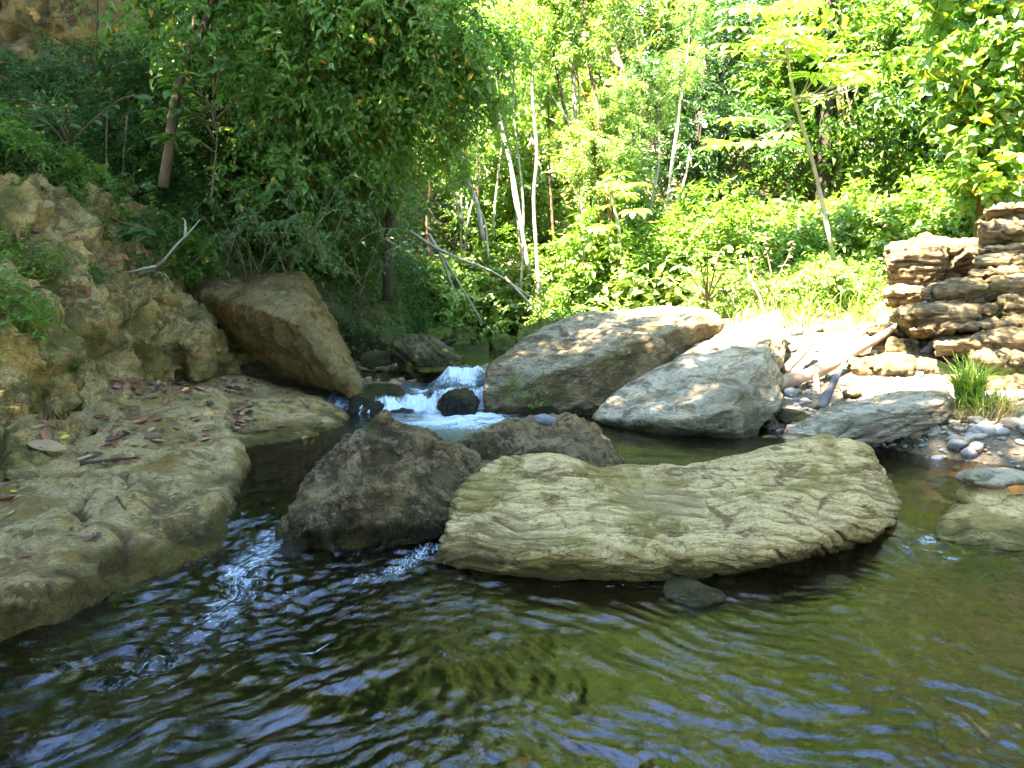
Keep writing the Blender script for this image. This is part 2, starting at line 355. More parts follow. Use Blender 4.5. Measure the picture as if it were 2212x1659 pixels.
# ------------------------------------------------------------------ rocks
def L(front, back=1.0, shrink=0.85, zk=0.8, extra=(), flare=0.0):
    """a convex lobe from picture points; its far side is the near one moved back and drawn in"""
    w = [P(*p) for p in front]; c = sum(w, Vector()) / len(w)
    out = list(w)
    for p in w: out.append(Vector(((c.x + (p.x - c.x) * shrink) * (1 + flare * back / p.y), p.y + back, c.z + (p.z - c.z) * zk - 0.05)))
    out += [Vector(e) for e in extra]
    return out
def disp_scaly(p, k):
    """smooth stone with thin broken grooves running along gently dipping beds"""
    q = p + 0.05 * np.stack([fbm(p * 2.0, 3, 5), fbm(p * 2.0, 3, 7), fbm(p * 2.4, 3, 9)], 1)
    s = q[:,2] * 1.25 + q[:,1] * 0.62 + q[:,0] * 0.13; t = q[:,0] - 0.4 * q[:,1]
    def grooves(f, sd, lo):
        n = s * f + 1.0 * perlin(np.stack([t * 1.5, s * 2.0, s * 0 + sd], 1), sd) + 0.38 * perlin(np.stack([t * 6.5, s * 9, s * 0 + sd], 1), sd + 1)
        fr = n - np.floor(n); lay = np.floor(n)
        br = sstep(-.5, .0, perlin(np.stack([t * 3.2, lay * 3.7, lay * 0 + sd], 1), sd + 2))
        return sstep(lo, 1.0, np.abs(fr - .5) * 2) * br, np.sqrt(np.clip(4 * fr * (1 - fr), 0, 1))
    g1, b1 = grooves(12.5, 3, .78); g2_, b2 = grooves(29, 13, .66)
    return k * (-0.027 * g1 + 0.009 * b1 - 0.012 * g2_ + 0.004 * b2 + 0.035 * fbm(p * 1.4, 3, 2) + 0.012 * perlin(np.stack([t * 6, s * 13, t * 0], 1), 5) + 0.004 * fbm(p * 18, 3, 8))
def disp_pit(p, k):
    f1, f2 = worley(p * 13 + 0.4 * fbm(p * 9, 2, 3)[:,None], 4); g1, g2 = worley(p * 30, 9)
    pits = sstep(0.42, 0.12, f1)
    return k * (0.045 * fbm(p * 2.7, 4, 1) - 0.020 * pits * sstep(-.1, .3, perlin(p * 3, 7)) + 0.022 * (0.5 - g1) * sstep(-.3, .4, perlin(p * 4, 17)) + 0.030 * (0.45 - f1) + 0.02 * ridged(p * 5, 3, 2) - .02)
def disp_strata(p, k, tilt=(0.0, 0.0), freq=8.0, amp=0.05):
    q = p.copy(); s = p[:,2] + tilt[0] * p[:,0] + tilt[1] * p[:,1] + 0.05 * fbm(p * np.array([1.6,1.6,1.0]), 4, 3)
    # uneven beds: pillow-shaped layers with dark joints between
    n = s * freq + 0.6 * perlin(np.stack([p[:,0]*1.2, p[:,1]*1.2, s*3], 1), 5)
    fr = n - np.floor(n); lay = np.floor(n)
    rnd = (_h(lay.astype(np.int64), lay.astype(np.int64)*7, lay.astype(np.int64)*3, 2) & 255) / 255.0
    pillow = np.sqrt(np.clip(4 * fr * (1 - fr), 0, 1))
    n2 = s * freq * 3.1 + 0.8 * perlin(np.stack([p[:,0]*3, p[:,1]*3, s*6], 1), 15); fr2 = n2 - np.floor(n2); p2 = np.sqrt(np.clip(4*fr2*(1-fr2), 0, 1))
    f1, f2 = worley(np.stack([p[:,0]*2.2, p[:,1]*2.2, s * freq * 0.8], 1), 6); crack = sstep(0.09, 0.0, f2 - f1)
    return k * (amp * (pillow * 0.75 - 0.55) + amp * 0.8 * (rnd - .5) * pillow + amp * 0.28 * (p2 - .6) - amp * 0.8 * crack + 0.03 * fbm(p * 3, 4, 2) + 0.012 * fbm(p * 14, 3, 12))
def disp_smooth(p, k):
    q = p.copy(); s = p[:,2] * 1.1 - p[:,0] * 0.55 + 0.08 * fbm(p * 1.7, 3, 3)
    return k * (0.06 * fbm(p * 1.2, 4, 2) + 0.010 * ridged(np.stack([p[:,0]*3, p[:,1]*3, s*16], 1), 3, 6) + 0.014 * fbm(p * 9, 4, 5) - 0.02 * sstep(.1, .45, perlin(p * 4.2, 31)))
def disp_cliff(p, k):
    w = p + 0.22 * np.stack([fbm(p * 1.7, 4, 1), fbm(p * 1.7, 4, 2), fbm(p * 1.7, 4, 3)], 1)
    f1, f2 = worley(w * np.array([1.35, 1.35, 0.6]), 5); e = f2 - f1
    g1, g2 = worley(w * np.array([4.2, 4.2, 3.0]), 15); h1, _ = worley(w * 11, 25)
    rg = ridged(w * np.array([2.6, 2.6, 1.1]), 4, 3)
    return k * (0.20 * (sstep(0, 0.30, e) - .8) + 0.05 * (sstep(0, .2, g2 - g1) - .8) * sstep(-.25, .2, perlin(p * 1.3, 91)) + 0.16 * fbm(p * 1.3, 5, 8) + 0.05 * (rg - 1.0)
                + 0.03 * (0.5 - h1) + 0.035 * fbm(p * 7, 4, 19) - 0.05 * sstep(.3, .1, h1) * sstep(0, .3, perlin(p * 2, 44)))
def disp_ledge(p, k):
    f1, f2 = worley((p + 0.15 * np.stack([fbm(p*2, 3, 1), fbm(p*2, 3, 2), fbm(p*2,3,3)], 1)) * np.array([1.1, 1.1, .6]), 21)
    return k * (-0.045 * sstep(0.05, 0.0, f2 - f1) * sstep(.0, .3, perlin(p * 1.1, 3)) + 0.012 * fbm(p * 16, 3, 77) + 0.08 * fbm(p * np.array([1.3,1.3,1.0]), 3, 8) + 0.018 * fbm(p * 6, 4, 19)
                + 0.012 * ridged(p * np.array([3, 5, 3]), 3, 4) - 0.02 * sstep(.15, .4, perlin(p * 5, 41)))
ROCKS = {}
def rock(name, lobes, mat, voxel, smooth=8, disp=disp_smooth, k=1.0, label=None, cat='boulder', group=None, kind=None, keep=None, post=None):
    bm = bmesh.new()
    for pts in lobes:
        b = bmesh.new()
        for p in pts: b.verts.new(p)
        r = bmesh.ops.convex_hull(b, input=b.verts)
        bmesh.ops.delete(b, geom=list({v for v in r['geom_interior'] + r['geom_unused'] if isinstance(v, bmesh.types.BMVert)}), context='VERTS')
        t = bpy.data.meshes.new('t'); b.to_mesh(t); b.free(); bm.from_mesh(t); bpy.data.meshes.remove(t)
    me = bpy.data.meshes.new('t'); bm.to_mesh(me); bm.free()
    o = bpy.data.objects.new('t', me); COL.objects.link(o)
    r = o.modifiers.new('r', 'REMESH'); r.mode = 'VOXEL'; r.voxel_size = voxel; r.adaptivity = 0
    s = o.modifiers.new('s', 'SMOOTH'); s.factor = 0.6; s.iterations = smooth
    dg = bpy.context.evaluated_depsgraph_get(); ev = o.evaluated_get(dg)
    em = bpy.data.meshes.new_from_object(ev)
    bpy.data.objects.remove(o); bpy.data.meshes.remove(me)
    n = len(em.vertices); co = np.empty(n * 3, np.float32); em.vertices.foreach_get('co', co); co = co.reshape(-1, 3).astype(float)
    no = np.empty(n * 3, np.float32); em.vertex_normals.foreach_get('vector', no); no = no.reshape(-1, 3).astype(float)
    # extra smoothing of the displacement direction
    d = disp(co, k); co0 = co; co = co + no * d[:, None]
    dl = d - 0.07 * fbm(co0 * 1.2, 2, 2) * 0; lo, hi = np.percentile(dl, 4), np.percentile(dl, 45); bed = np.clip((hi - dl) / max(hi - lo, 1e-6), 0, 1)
    at_ = em.attributes.new('bed', 'FLOAT', 'POINT'); at_.data.foreach_set('value', bed.astype(np.float32))  # rises where the displacement sinks in
    if post is not None: co = post(co, no)
    c = np.array([co[:,0].mean(), co[:,1].mean(), co[:,2].min()])
    em.vertices.foreach_set('co', (co - c).astype(np.float32).ravel()); em.name = name
    em.materials.clear(); em.materials.append(mat)
    em.polygons.foreach_set('use_smooth', np.ones(len(em.polygons), bool)); em.update()
    ob = link(name, em, tuple(c)); tag(ob, label, cat if kind is None else None, group, kind)
    me_ = ob.data; verts = [Vector(v) for v in co]; polys = [tuple(p.vertices) for p in me_.polygons] if (keep) else None
    if keep: ROCKS[keep] = BVHTree.FromPolygons(verts, polys)
    return ob
def drop(x, y, keys, zt=4.0):
    best = None
    for kx in keys:
        h = ROCKS[kx].ray_cast(Vector((x, y, zt)), Vector((0, 0, -1)))
        if h[0] is not None and (best is None or h[0].z > best[0].z): best = (h[0], h[1])
    return best
# ================================================================== SETTING: ground and water
def interp(x, xs, ys): return np.interp(x, xs, ys)
def ground_h(x, y):
    """height of the ground: river bed, gravel bank on the right, bench and steep forest slope behind"""
    xb = interp(y, [0, 3.4, 4.6, 5.2, 6.0, 7.0, 8.2, 10, 40], [4.4, 4.0, 3.3, 2.45, 1.75, 1.3, 1.0, 0.6, 0.5])
    xl = interp(y, [0, 2.5, 4.0, 6.5, 7.5, 9, 12, 40], [-3.6, -3.6, -3.6, -3.5, -2.9, -2.0, -1.4, -1.4])
    lev = 0.34 * sstep(7.2, 8.2, y)                     # the stream drops over the falls
    depth = -0.42 + 0.30 * sstep(0.2, 2.6, x) * sstep(6, 3, y) - 0.35 * np.exp(-((x + .5)**2 / 0.9 + (y - 1.9)**2 / 0.5)) + 0.12 * sstep(-1.2, -2.4, x)
    bed = np.where(y > 7, -0.16, depth) + lev + 0.07 * fbm(np.stack([x * 2.2, y * 2.2, x * 0], 1), 2, 44) * (y < 6.5)
    bank = np.maximum(sstep(-0.1, 0.75, x - xb), sstep(-0.1, 0.8, xl - x))
    rise = 0.13 + 0.085 * np.clip(x - xb, 0, 6) + 0.10 * np.clip(y - 6.6, 0, 5) * sstep(0, 1, x - xb) + 0.35 * np.clip(xl - x, 0, 5)
    z = bed * (1 - bank) + (rise + lev * 0.4) * bank
    hill = np.clip(y - 13.5 - 0.12 * np.clip(x, -5, 12), 0, 60)
    z = z + 0.72 * hill + 0.75 * np.clip(y - 23, 0, 60) + 0.25 * np.clip(x - 6.5, 0, 30)
    return z
n1, n2 = 260, 280
gx = np.concatenate([np.linspace(-30, -5, 40, endpoint=False), np.linspace(-5, 8, n1 - 90), np.linspace(8.2, 40, 50)])
gy = np.concatenate([np.linspace(-12, 0, 20, endpoint=False), np.linspace(0, 12, n2 - 80), np.linspace(12.15, 62, 60)])
X, Y = np.meshgrid(gx, gy); xx, yy = X.ravel(), Y.ravel()
zz = ground_h(xx, yy); pp = np.stack([xx, yy, zz], 1)
zz = zz + 0.05 * fbm(pp * np.array([1.5, 1.5, 0.3]), 4, 3) + 0.02 * fbm(pp * 7, 3, 9) + np.clip(yy - 13, 0, 3) * 0.25 * fbm(pp * .35, 3, 6)
nx, ny = len(gx), len(gy)
ii, jj = np.meshgrid(np.arange(nx - 1), np.arange(ny - 1)); ii = ii.ravel(); jj = jj.ravel()
GF = np.stack([jj*nx+ii, jj*nx+ii+1, (jj+1)*nx+ii+1, (jj+1)*nx+ii], 1)
m = M_('river_ground'); pos = m.pos(); sx = m.n('SeparateXYZ'); m.l(pos, sx.inputs[0])
nA = m.noise(pos, 1.3, 5, 0.6); nB = m.noise(pos, 9, 6, 0.65); vo = m.voro(pos, 11, 'F1'); vo2 = m.voro(pos, 26, 'F1')
dry = m.mix(m.mapr(nB, .35, .65), (0.16,0.125,0.08), (0.09,0.07,0.045)); dry = m.mix(m.mapr(nA, .5, .6, 0, .6), dry, (0.05,0.07,0.02))
stn = m.n('TexVoronoi'); m.l(pos, stn.inputs['Vector']); stn.inputs['Scale'].default_value = 11
sc_ = m.n('SeparateColor'); m.l(stn.outputs['Color'], sc_.inputs[0])
wetb = m.mix(sc_.outputs[0], (0.07,0.055,0.028), (0.24,0.14,0.055)); wetb = m.mix(m.mapr(nA, .48, .62), wetb, (0.075,0.062,0.03)); wetb = m.mix(m.mapr(sx.outputs[0], .1, 1.2, 0, .8), wetb, m.mix(sc_.outputs[1], (0.44,0.21,0.075), (0.24,0.12,0.05)))
depth_dark = m.mapr(sx.outputs[2], -0.25, -0.52, 0, 1, True); wetb = m.mix(depth_dark, wetb, (0.026,0.036,0.020))  # bed painted darker with depth, standing in for light the deep water absorbs
above = m.mapr(sx.outputs[2], -0.02, 0.06)
c = m.mix(above, wetb, dry)
hb = m.math('ADD', m.math('MULTIPLY', vo, -1.2), m.math('ADD', m.math('MULTIPLY', vo2, -.6), nB))
MT['ground'] = m.done(m.princ(c, 0.8, m.bump(hb, 0.7, 0.05), 0.3).outputs[0])
gme = mesh_np('ground', np.stack([xx, yy, zz], 1), GF, MT['ground'])
go = link('ground', gme); tag(go, kind='structure')
ROCKS['ground'] = BVHTree.FromPolygons([Vector((a, b, c_)) for a, b, c_ in zip(xx, yy, zz)], [tuple(f) for f in GF])

# water surface ---------------------------------------------------------
def water_mat(name, tint=(0.50, 0.46, 0.27), foam_scale=1.0, body=(0.030, 0.026, 0.009), body_amt=0.12, bump=0.22):
    m = M_(name); pos = m.pos()
    at = m.n('Attribute', attribute_name='foam'); foam = at.outputs['Fac']
    fl = m.n('Attribute', attribute_name='flow'); 
    nA = m.noise(fl.outputs['Vector'], 11.0, 6, 0.62, 0.9); nB = m.noise(fl.outputs['Vector'], 40, 4, 0.6, 0.5)
    h = m.math('ADD', nA, m.math('MULTIPLY', nB, 0.45))
    nrm = m.bump(h, bump, 0.03)
    tr = m.n('BsdfTransparent'); tr.inputs[0].default_value = col(tint)
    aa = m.n('Attribute', attribute_name='air'); air = m.math('MAXIMUM', m.mapr(foam, 0.55, 0.95, 0, 0.6), aa.outputs['Fac'])          # air bubbles make the churned water milky turquoise
    df = m.princ(m.mix(air, body, (0.30, 0.42, 0.36)), 0.6, None, 0.0)
    mx0 = m.n('MixShader'); m.l(m.math('MAXIMUM', air, body_amt), mx0.inputs[0]); m.l(tr.outputs[0], mx0.inputs[1]); m.l(df.outputs[0], mx0.inputs[2])
    gl = m.n('BsdfGlossy'); gl.inputs[0].default_value = (0.86, 0.88, 1.0, 1); gl.inputs['Roughness'].default_value = 0.015; m.l(nrm, gl.inputs['Normal'])
    fr = m.n('Fresnel'); fr.inputs['IOR'].default_value = 1.56; m.l(nrm, fr.inputs['Normal'])
    mx = m.n('MixShader'); m.l(fr.outputs[0], mx.inputs[0]); m.l(mx0.outputs[0], mx.inputs[1]); m.l(gl.outputs[0], mx.inputs[2])
    fn = m.noise(fl.outputs['Vector'], 26 * foam_scale, 7, 0.75, 0.8); fn2 = m.noise(pos, 60, 4, 0.7)
    fm = m.math('ADD', fn, m.math('MULTIPLY', fn2, 0.25))
    th = m.math('SUBTRACT', 1.02, m.math('MULTIPLY', foam, 0.72))
    ff = m.n('MapRange'); m.l(fm, ff.inputs[0]); m.l(th, ff.inputs[1]); m.l(m.math('ADD', th, 0.20), ff.inputs[2])
    fo = m.princ((0.60, 0.70, 0.82), 0.45, nrm, 0.5)
    mx2 = m.n('MixShader'); m.l(ff.outputs[0], mx2.inputs[0]); m.l(mx.outputs[0], mx2.inputs[1]); m.l(fo.outputs[0], mx2.inputs[2])
    return m.done(mx2.outputs[0])
MT['water'] = water_mat('stream_water')
MT['falls'] = water_mat('falling_water', tint=(0.75,0.82,0.85), body=(0.10,0.16,0.22), body_amt=0.35, bump=0.8)
def add_attr(me, name, data, typ='FLOAT'):
    a = me.attributes.new(name, typ, 'POINT'); a.data.foreach_set('vector' if typ == 'FLOAT_VECTOR' else 'value', np.asarray(data, np.float32).ravel())
wx = np.concatenate([np.linspace(-9, -3.2, 20, endpoint=False), np.linspace(-3.2, 3.4, 520), np.linspace(3.45, 12, 30)])
wy = np.concatenate([np.linspace(-8, 0.9, 30, endpoint=False), 0.9 * np.exp(np.linspace(0, math.log(7.35 / 0.9), 400))])
X, Y = np.meshgrid(wx, wy); x, y = X.ravel(), Y.ravel(); z0 = np.zeros_like(x)
warp = 0.25 * fbm(np.stack([x, y, z0], 1) * 0.9, 3, 1); warp2 = 0.25 * fbm(np.stack([x, y, z0], 1) * 0.9, 3, 4)
def rot(a, X_, Y_): return X_ * math.cos(a) + Y_ * math.sin(a), -X_ * math.sin(a) + Y_ * math.cos(a)
bl = sstep(-0.75, 0.25, x + 0.15 * (y - 2.5))          # left: current towards the lower left; right: towards the lower right
uL, vL = rot(R(35), x + warp, y + warp2); uR, vR = rot(R(-38), x + warp, y + warp2)
U = uL * (1 - bl) + uR * bl; V = vL * (1 - bl) + vR * bl
def waves(u_, v_, s):
    q = lambda a, b: np.stack([u_ * a, v_ * b, z0 + s], 1)
    return (0.018 * perlin(q(1.0, 2.2), 1 + s) + 0.011 * perlin(q(2.4, 5.5), 2 + s) + 0.0095 * perlin(q(7, 17), 3 + s) + 0.0065 * perlin(q(14, 33), 4 + s) + .0024 * perlin(q(30, 60), 5 + s))
h = waves(uL, vL, 0) * (1 - bl) + waves(uR, vR, 7) * bl
calm = sstep(3.9, 4.6, y)                            # quiet pool behind the boulders
rough = 0.75 + 0.5 * sstep(-.2, .3, perlin(np.stack([x * .8, y * .8, z0], 1), 9))
h = h * rough * (1 - 0.72 * calm)
pool = 0.07 * sstep(3.35, 4.05, y)
# rapids between ledge and boulder, and between the boulders
def seg(x, y, a, b, w):
    a = np.array(a); b = np.array(b); d = b - a; t = np.clip(((x - a[0]) * d[0] + (y - a[1]) * d[1]) / (d @ d), 0, 1)
    return np.exp(-(((x - a[0] - t * d[0])**2 + (y - a[1] - t * d[1])**2) / w**2)), t
def g2(u, v): q = G(u, v); return (q.x, q.y)
foam = np.zeros_like(x)
for a_, b_, w_, f_ in [((600,1170),(520,1240),0.20,.60),((560,1200),(480,1330),0.22,.57),((520,1280),(330,1460),0.25,.47),((930,1190),(850,1240),0.11,.60),((860,1235),(620,1290),0.16,.50),
                       ((620,1310),(500,1400),.1,.44),((760,1370),(560,1470),0.07,.46),((300,1420),(80,1600),0.12,.44),((430,1190),(300,1240),.06,.44),((2150,1170),(1990,1180),.07,.62),((1960,1190),(2060,1210),0.10,.5),((2000,1560),(2200,1580),0.2,.36),
                       ((1180,1262),(1500,1268),.015,.55),((1290,925),(1390,945),.05,.6)]:
    g_, t_ = seg(x, y, g2(*a_), g2(*b_), w_); foam = np.maximum(foam, g_ * f_)
    h += 0.016 * g_ * perlin(np.stack([x * 14, y * 14, z0], 1), 12) * min(1, f_ * 1.5)
fx, fy = g2(985, 925)
gf = np.exp(-(((x - fx) / 0.62)**2 + ((y - fy - .25) / 0.50)**2)); foam = np.maximum(foam, np.clip(np.exp(-(((x - fx) / 0.75)**2 + ((y - fy + .05) / 0.75)**2)) * .62 + gf * (0.35 + .5 * fbm(np.stack([x * 4, y * 5, z0], 1), 3, 3)) , 0, .86)); h += 0.03 * gf * perlin(np.stack([x * 9, y * 9, z0], 1), 22)
zW = pool + h
ii, jj = np.meshgrid(np.arange(len(wx) - 1), np.arange(len(wy) - 1)); ii = ii.ravel(); jj = jj.ravel(); nx = len(wx)
wme = mesh_np('river_water', np.stack([x, y, zW], 1), np.stack([jj*nx+ii, jj*nx+ii+1, (jj+1)*nx+ii+1, (jj+1)*nx+ii], 1), MT['water'])
add_attr(wme, 'air', 0.62 * np.exp(-(((x - g2(985, 950)[0]) / 0.85)**2 + ((y - 6.35) / 0.9)**2)**1.5)); add_attr(wme, 'foam', foam); add_attr(wme, 'flow', np.stack([U * 0.6, V * 1.5, z0], 1), 'FLOAT_VECTOR')
wo_ = link('river_water', wme); tag(wo_, kind='structure')
# upper stream above the falls
wx = np.linspace(-0.98, 1.6, 140); wy = np.linspace(7.98, 13.5, 120); X, Y = np.meshgrid(wx, wy); x, y = X.ravel(), Y.ravel(); z0 = np.zeros_like(x)
h = 0.36 + 0.006 * fbm(np.stack([x * 5, y * 2.5, z0], 1), 3, 3) - 0.03 * sstep(8.3, 7.9, y)
ii, jj = np.meshgrid(np.arange(139), np.arange(119)); ii = ii.ravel(); jj = jj.ravel()
ume = mesh_np('upper_stream_water', np.stack([x, y, h], 1), np.stack([jj*140+ii, jj*140+ii+1, (jj+1)*140+ii+1, (jj+1)*140+ii], 1), MT['water'])
add_attr(ume, 'foam', z0); add_attr(ume, 'flow', np.stack([x, y, z0], 1), 'FLOAT_VECTOR'); tag(link('upper_stream_water', ume), kind='structure')
# the falls: a broken sheet tumbling over the sill in two steps
wx = np.linspace(-1.75, -0.15, 220); wt = np.linspace(0, 1, 200); X, T = np.meshgrid(wx, wt); x, t = X.ravel(), T.ravel()
y = 7.02 + 1.1 * t + 0.12 * perlin(np.stack([x * 2.2, t * 0, t * 0], 1), 3)
lip = 0.10 * perlin(np.stack([x * 3.1, t * 0 + 4, t * 0], 1), 5)
prof = 0.21 * sstep(0.14, 0.32, t + lip) + 0.155 * sstep(0.62, 0.80, t - lip * 1.3)
prof = np.where(x < -0.95, prof * (0.80 + 0.2 * sstep(.5, 1, t)), prof)
st = np.stack([x * 26, t * 3.0, t * 0], 1); st2 = np.stack([x * 60, t * 7, t * 0], 1)
aR = sstep(-0.92, -0.62, x + .06 * perlin(np.stack([t * 5, t * 0, t * 0], 1), 2))
lip2 = lip + 0.16 * np.exp(-((x + 1.25) / .3) ** 2) - 0.10 * np.exp(-((x + .55) / .12) ** 2)
prof = (0.17 + .05 * aR) * sstep(0.04, 0.36, t + lip2) + 0.15 * aR * sstep(0.60, 0.84, t - lip * 1.3)
steep = sstep(0.02, 0.14, t + lip2) * sstep(0.46, 0.30, t + lip2) + aR * sstep(0.56, 0.68, t - lip * 1.3) * sstep(0.92, 0.80, t - lip * 1.3)
xw = x + .05 * perlin(np.stack([x * 3, t * 4, t * 0], 1), 31) + .02 * perlin(np.stack([x * 9, t * 9, t * 0], 1), 32)
st = np.stack([xw * 13, t * 4.0, t * 0], 1); st2 = np.stack([xw * 38, t * 9, t * 0], 1)
z = 0.01 + prof + 0.035 * perlin(st, 4) * (0.45 + steep) + 0.014 * perlin(st2, 8) * (0.5 + steep) + 0.035 * fbm(np.stack([x * 6, t * 6, t * 0], 1), 4, 6)
y = y - 0.07 * steep * (0.5 + perlin(st, 14))
z = np.where(t < 0.02, -0.05, z)
foam = 0.42 + 0.40 * steep + 0.35 * sstep(0.22, 0.0, t) + 0.55 * perlin(np.stack([xw * 5, t * 4, t*0], 1), 2) - 0.6 * sstep(-1.0, -1.3, x) * sstep(0.1, .3, t) - 0.8 * sstep(.86, .97, t)
foam = np.clip(foam, 0.0, .93)
ii, jj = np.meshgrid(np.arange(219), np.arange(199)); ii = ii.ravel(); jj = jj.ravel()
fme = mesh_np('waterfall', np.stack([x, y, z], 1), np.stack([jj*220+ii, jj*220+ii+1, (jj+1)*220+ii+1, (jj+1)*220+ii], 1), MT['falls'])
add_attr(fme, 'foam', foam); add_attr(fme, 'flow', np.stack([x * 2.4, t * 0.8, z], 1), 'FLOAT_VECTOR'); tag(link('waterfall', fme), kind='structure')

# ================================================================== ROCKS
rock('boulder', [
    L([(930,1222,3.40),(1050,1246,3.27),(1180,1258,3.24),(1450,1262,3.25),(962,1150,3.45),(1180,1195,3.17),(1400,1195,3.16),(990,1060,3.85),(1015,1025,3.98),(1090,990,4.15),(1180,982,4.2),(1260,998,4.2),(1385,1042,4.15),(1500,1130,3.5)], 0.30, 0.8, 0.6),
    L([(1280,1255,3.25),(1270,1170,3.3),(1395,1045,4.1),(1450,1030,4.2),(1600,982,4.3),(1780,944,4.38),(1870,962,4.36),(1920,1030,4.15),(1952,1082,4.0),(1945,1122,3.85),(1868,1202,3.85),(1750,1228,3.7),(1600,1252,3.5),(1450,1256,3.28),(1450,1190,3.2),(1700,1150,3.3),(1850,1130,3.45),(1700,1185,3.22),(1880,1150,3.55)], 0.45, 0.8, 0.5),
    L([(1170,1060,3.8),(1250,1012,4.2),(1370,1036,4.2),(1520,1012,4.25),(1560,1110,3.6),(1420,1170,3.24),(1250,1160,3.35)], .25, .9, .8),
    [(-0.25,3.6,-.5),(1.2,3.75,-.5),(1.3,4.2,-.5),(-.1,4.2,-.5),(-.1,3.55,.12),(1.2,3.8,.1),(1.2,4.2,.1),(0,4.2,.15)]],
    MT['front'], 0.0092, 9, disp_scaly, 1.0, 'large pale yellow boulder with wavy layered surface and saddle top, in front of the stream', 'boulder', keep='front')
rock('boulder', [
    L([(598,1190,3.62),(593,1150,3.68),(700,1200,3.52),(850,1195,3.55),(965,1160,3.62),(1062,1008,4.25),(985,968,4.35),(905,942,4.35),(850,915,4.2),(800,925,4.0),(735,945,4.1),(690,995,4.05),(648,1085,3.8),(780,1030,3.72),(900,1075,3.72)], 0.5, 0.8, 0.6),
    L([(785,930,4.05),(808,900,4.1),(824,888,4.15),(850,900,4.2),(890,935,4.25),(800,990,3.95)], 0.25, 0.8, 0.6),
    L([(610,1185,3.6),(655,1100,3.7),(720,1190,3.47),(700,1120,3.55)], 0.5, 0.8, 0.8),
    [(-.95,3.75,-.5),(-.2,3.75,-.5),(-.1,4.4,-.5),(-.9,4.4,-.5),(-.9,3.75,.1),(-.2,3.8,.1),(-.2,4.4,.2),(-.85,4.4,.2)]],
    MT['pitted'], 0.0125, 5, disp_pit, 1.2, 'dark brown pitted boulder with a peaked top left of the pale layered boulder', 'boulder', keep='pitted')
rock('boulder', [
    L([(995,975,4.9),(1010,950,4.95),(1052,925,5.05),(1090,906,5.15),(1160,908,5.2),(1235,897,5.25),(1292,920,5.2),(1335,968,5.0),(1385,1028,4.75),(1300,1050,4.55),(1100,1040,4.55),(1200,960,4.75)], 0.45, 0.85, 0.6),
    [(-.3,4.7,-.4),(.8,4.7,-.4),(.8,5.4,-.4),(-.3,5.4,-.4),(-.3,4.75,.1),(.75,4.7,.05),(.6,5.5,.1),(-.3,5.5,.1)]],
    MT['pitted'], 0.014, 5, disp_pit, 1.1, 'low knobbly brown boulder carrying a grey cobble, behind the pale layered boulder', 'boulder', keep='cobble_rock')
rock('boulder', [
    L([(1048,905,7.0),(1046,850,7.15),(1062,800,7.4),(1105,755,7.9),(1180,712,8.4),(1240,690,8.7),(1290,678,8.9),(1170,812,6.95),(1290,775,7.0),(1410,722,7.3),(1070,914,6.95),(1280,908,6.95),(1400,850,7.2),(1480,780,7.5)], 0.5, 0.85, 0.8),
    L([(1240,700,8.6),(1300,682,8.8),(1390,664,9.0),(1500,660,9.0),(1556,680,8.7),(1567,700,8.3),(1410,724,7.4),(1500,700,7.6),(1490,775,7.6),(1400,860,7.3),(1300,880,7.1)], 0.3, 0.85, 0.8),
    [(-.2,7.1,-.4),(1.6,7.2,-.4),(1.8,8.8,-.4),(0,8.8,-.4),(-.2,7.1,.1),(1.6,7.2,.1),(1.8,8.8,.4),(0,8.8,.4)]],
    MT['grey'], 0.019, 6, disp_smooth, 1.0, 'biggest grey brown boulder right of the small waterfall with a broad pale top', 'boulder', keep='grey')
rock('boulder', [
    L([(1270,908,6.5),(1300,872,6.75),(1385,818,7.1),(1500,745,7.7),(1600,700,8.1),(1678,672,8.3),(1692,700,8.2),(1690,760,7.6),(1692,850,6.6),(1682,890,6.25),(1640,945,6.0),(1600,968,5.9),(1470,945,6.0),(1350,925,6.3),(1480,905,5.85),(1580,880,5.8),(1640,790,6.4),(1400,905,6.1)], 0.5, 0.8, 0.7),
    [(.9,6.3,-.4),(1.9,6.1,-.4),(2.4,7.6,-.4),(1.2,7.6,-.4),(.95,6.3,.1),(1.85,6.1,.1),(2.3,7.6,.3),(1.2,7.6,.3)]],
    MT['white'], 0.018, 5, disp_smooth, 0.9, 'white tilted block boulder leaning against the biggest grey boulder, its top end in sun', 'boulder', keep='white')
rock('stone_slab', [
    L([(1690,952,5.35),(1705,925,5.5),(1790,888,5.8),(1900,858,6.0),(2035,834,6.15),(2052,850,6.0),(2058,885,5.7),(2045,915,5.5),(1960,945,5.3),(1880,962,5.2),(1780,966,5.22),(1700,960,5.3),(1900,900,5.25),(2040,868,5.55)], 0.3, 0.85, 0.8)],
    MT['slab'], 0.012, 4, lambda p, k: disp_strata(p, k, (-0.22, -0.1), 14, 0.018), 1.0, 'flat grey bedded slab tilted on the pebble bank beside the grass tuft', 'stone slab', keep='slab')
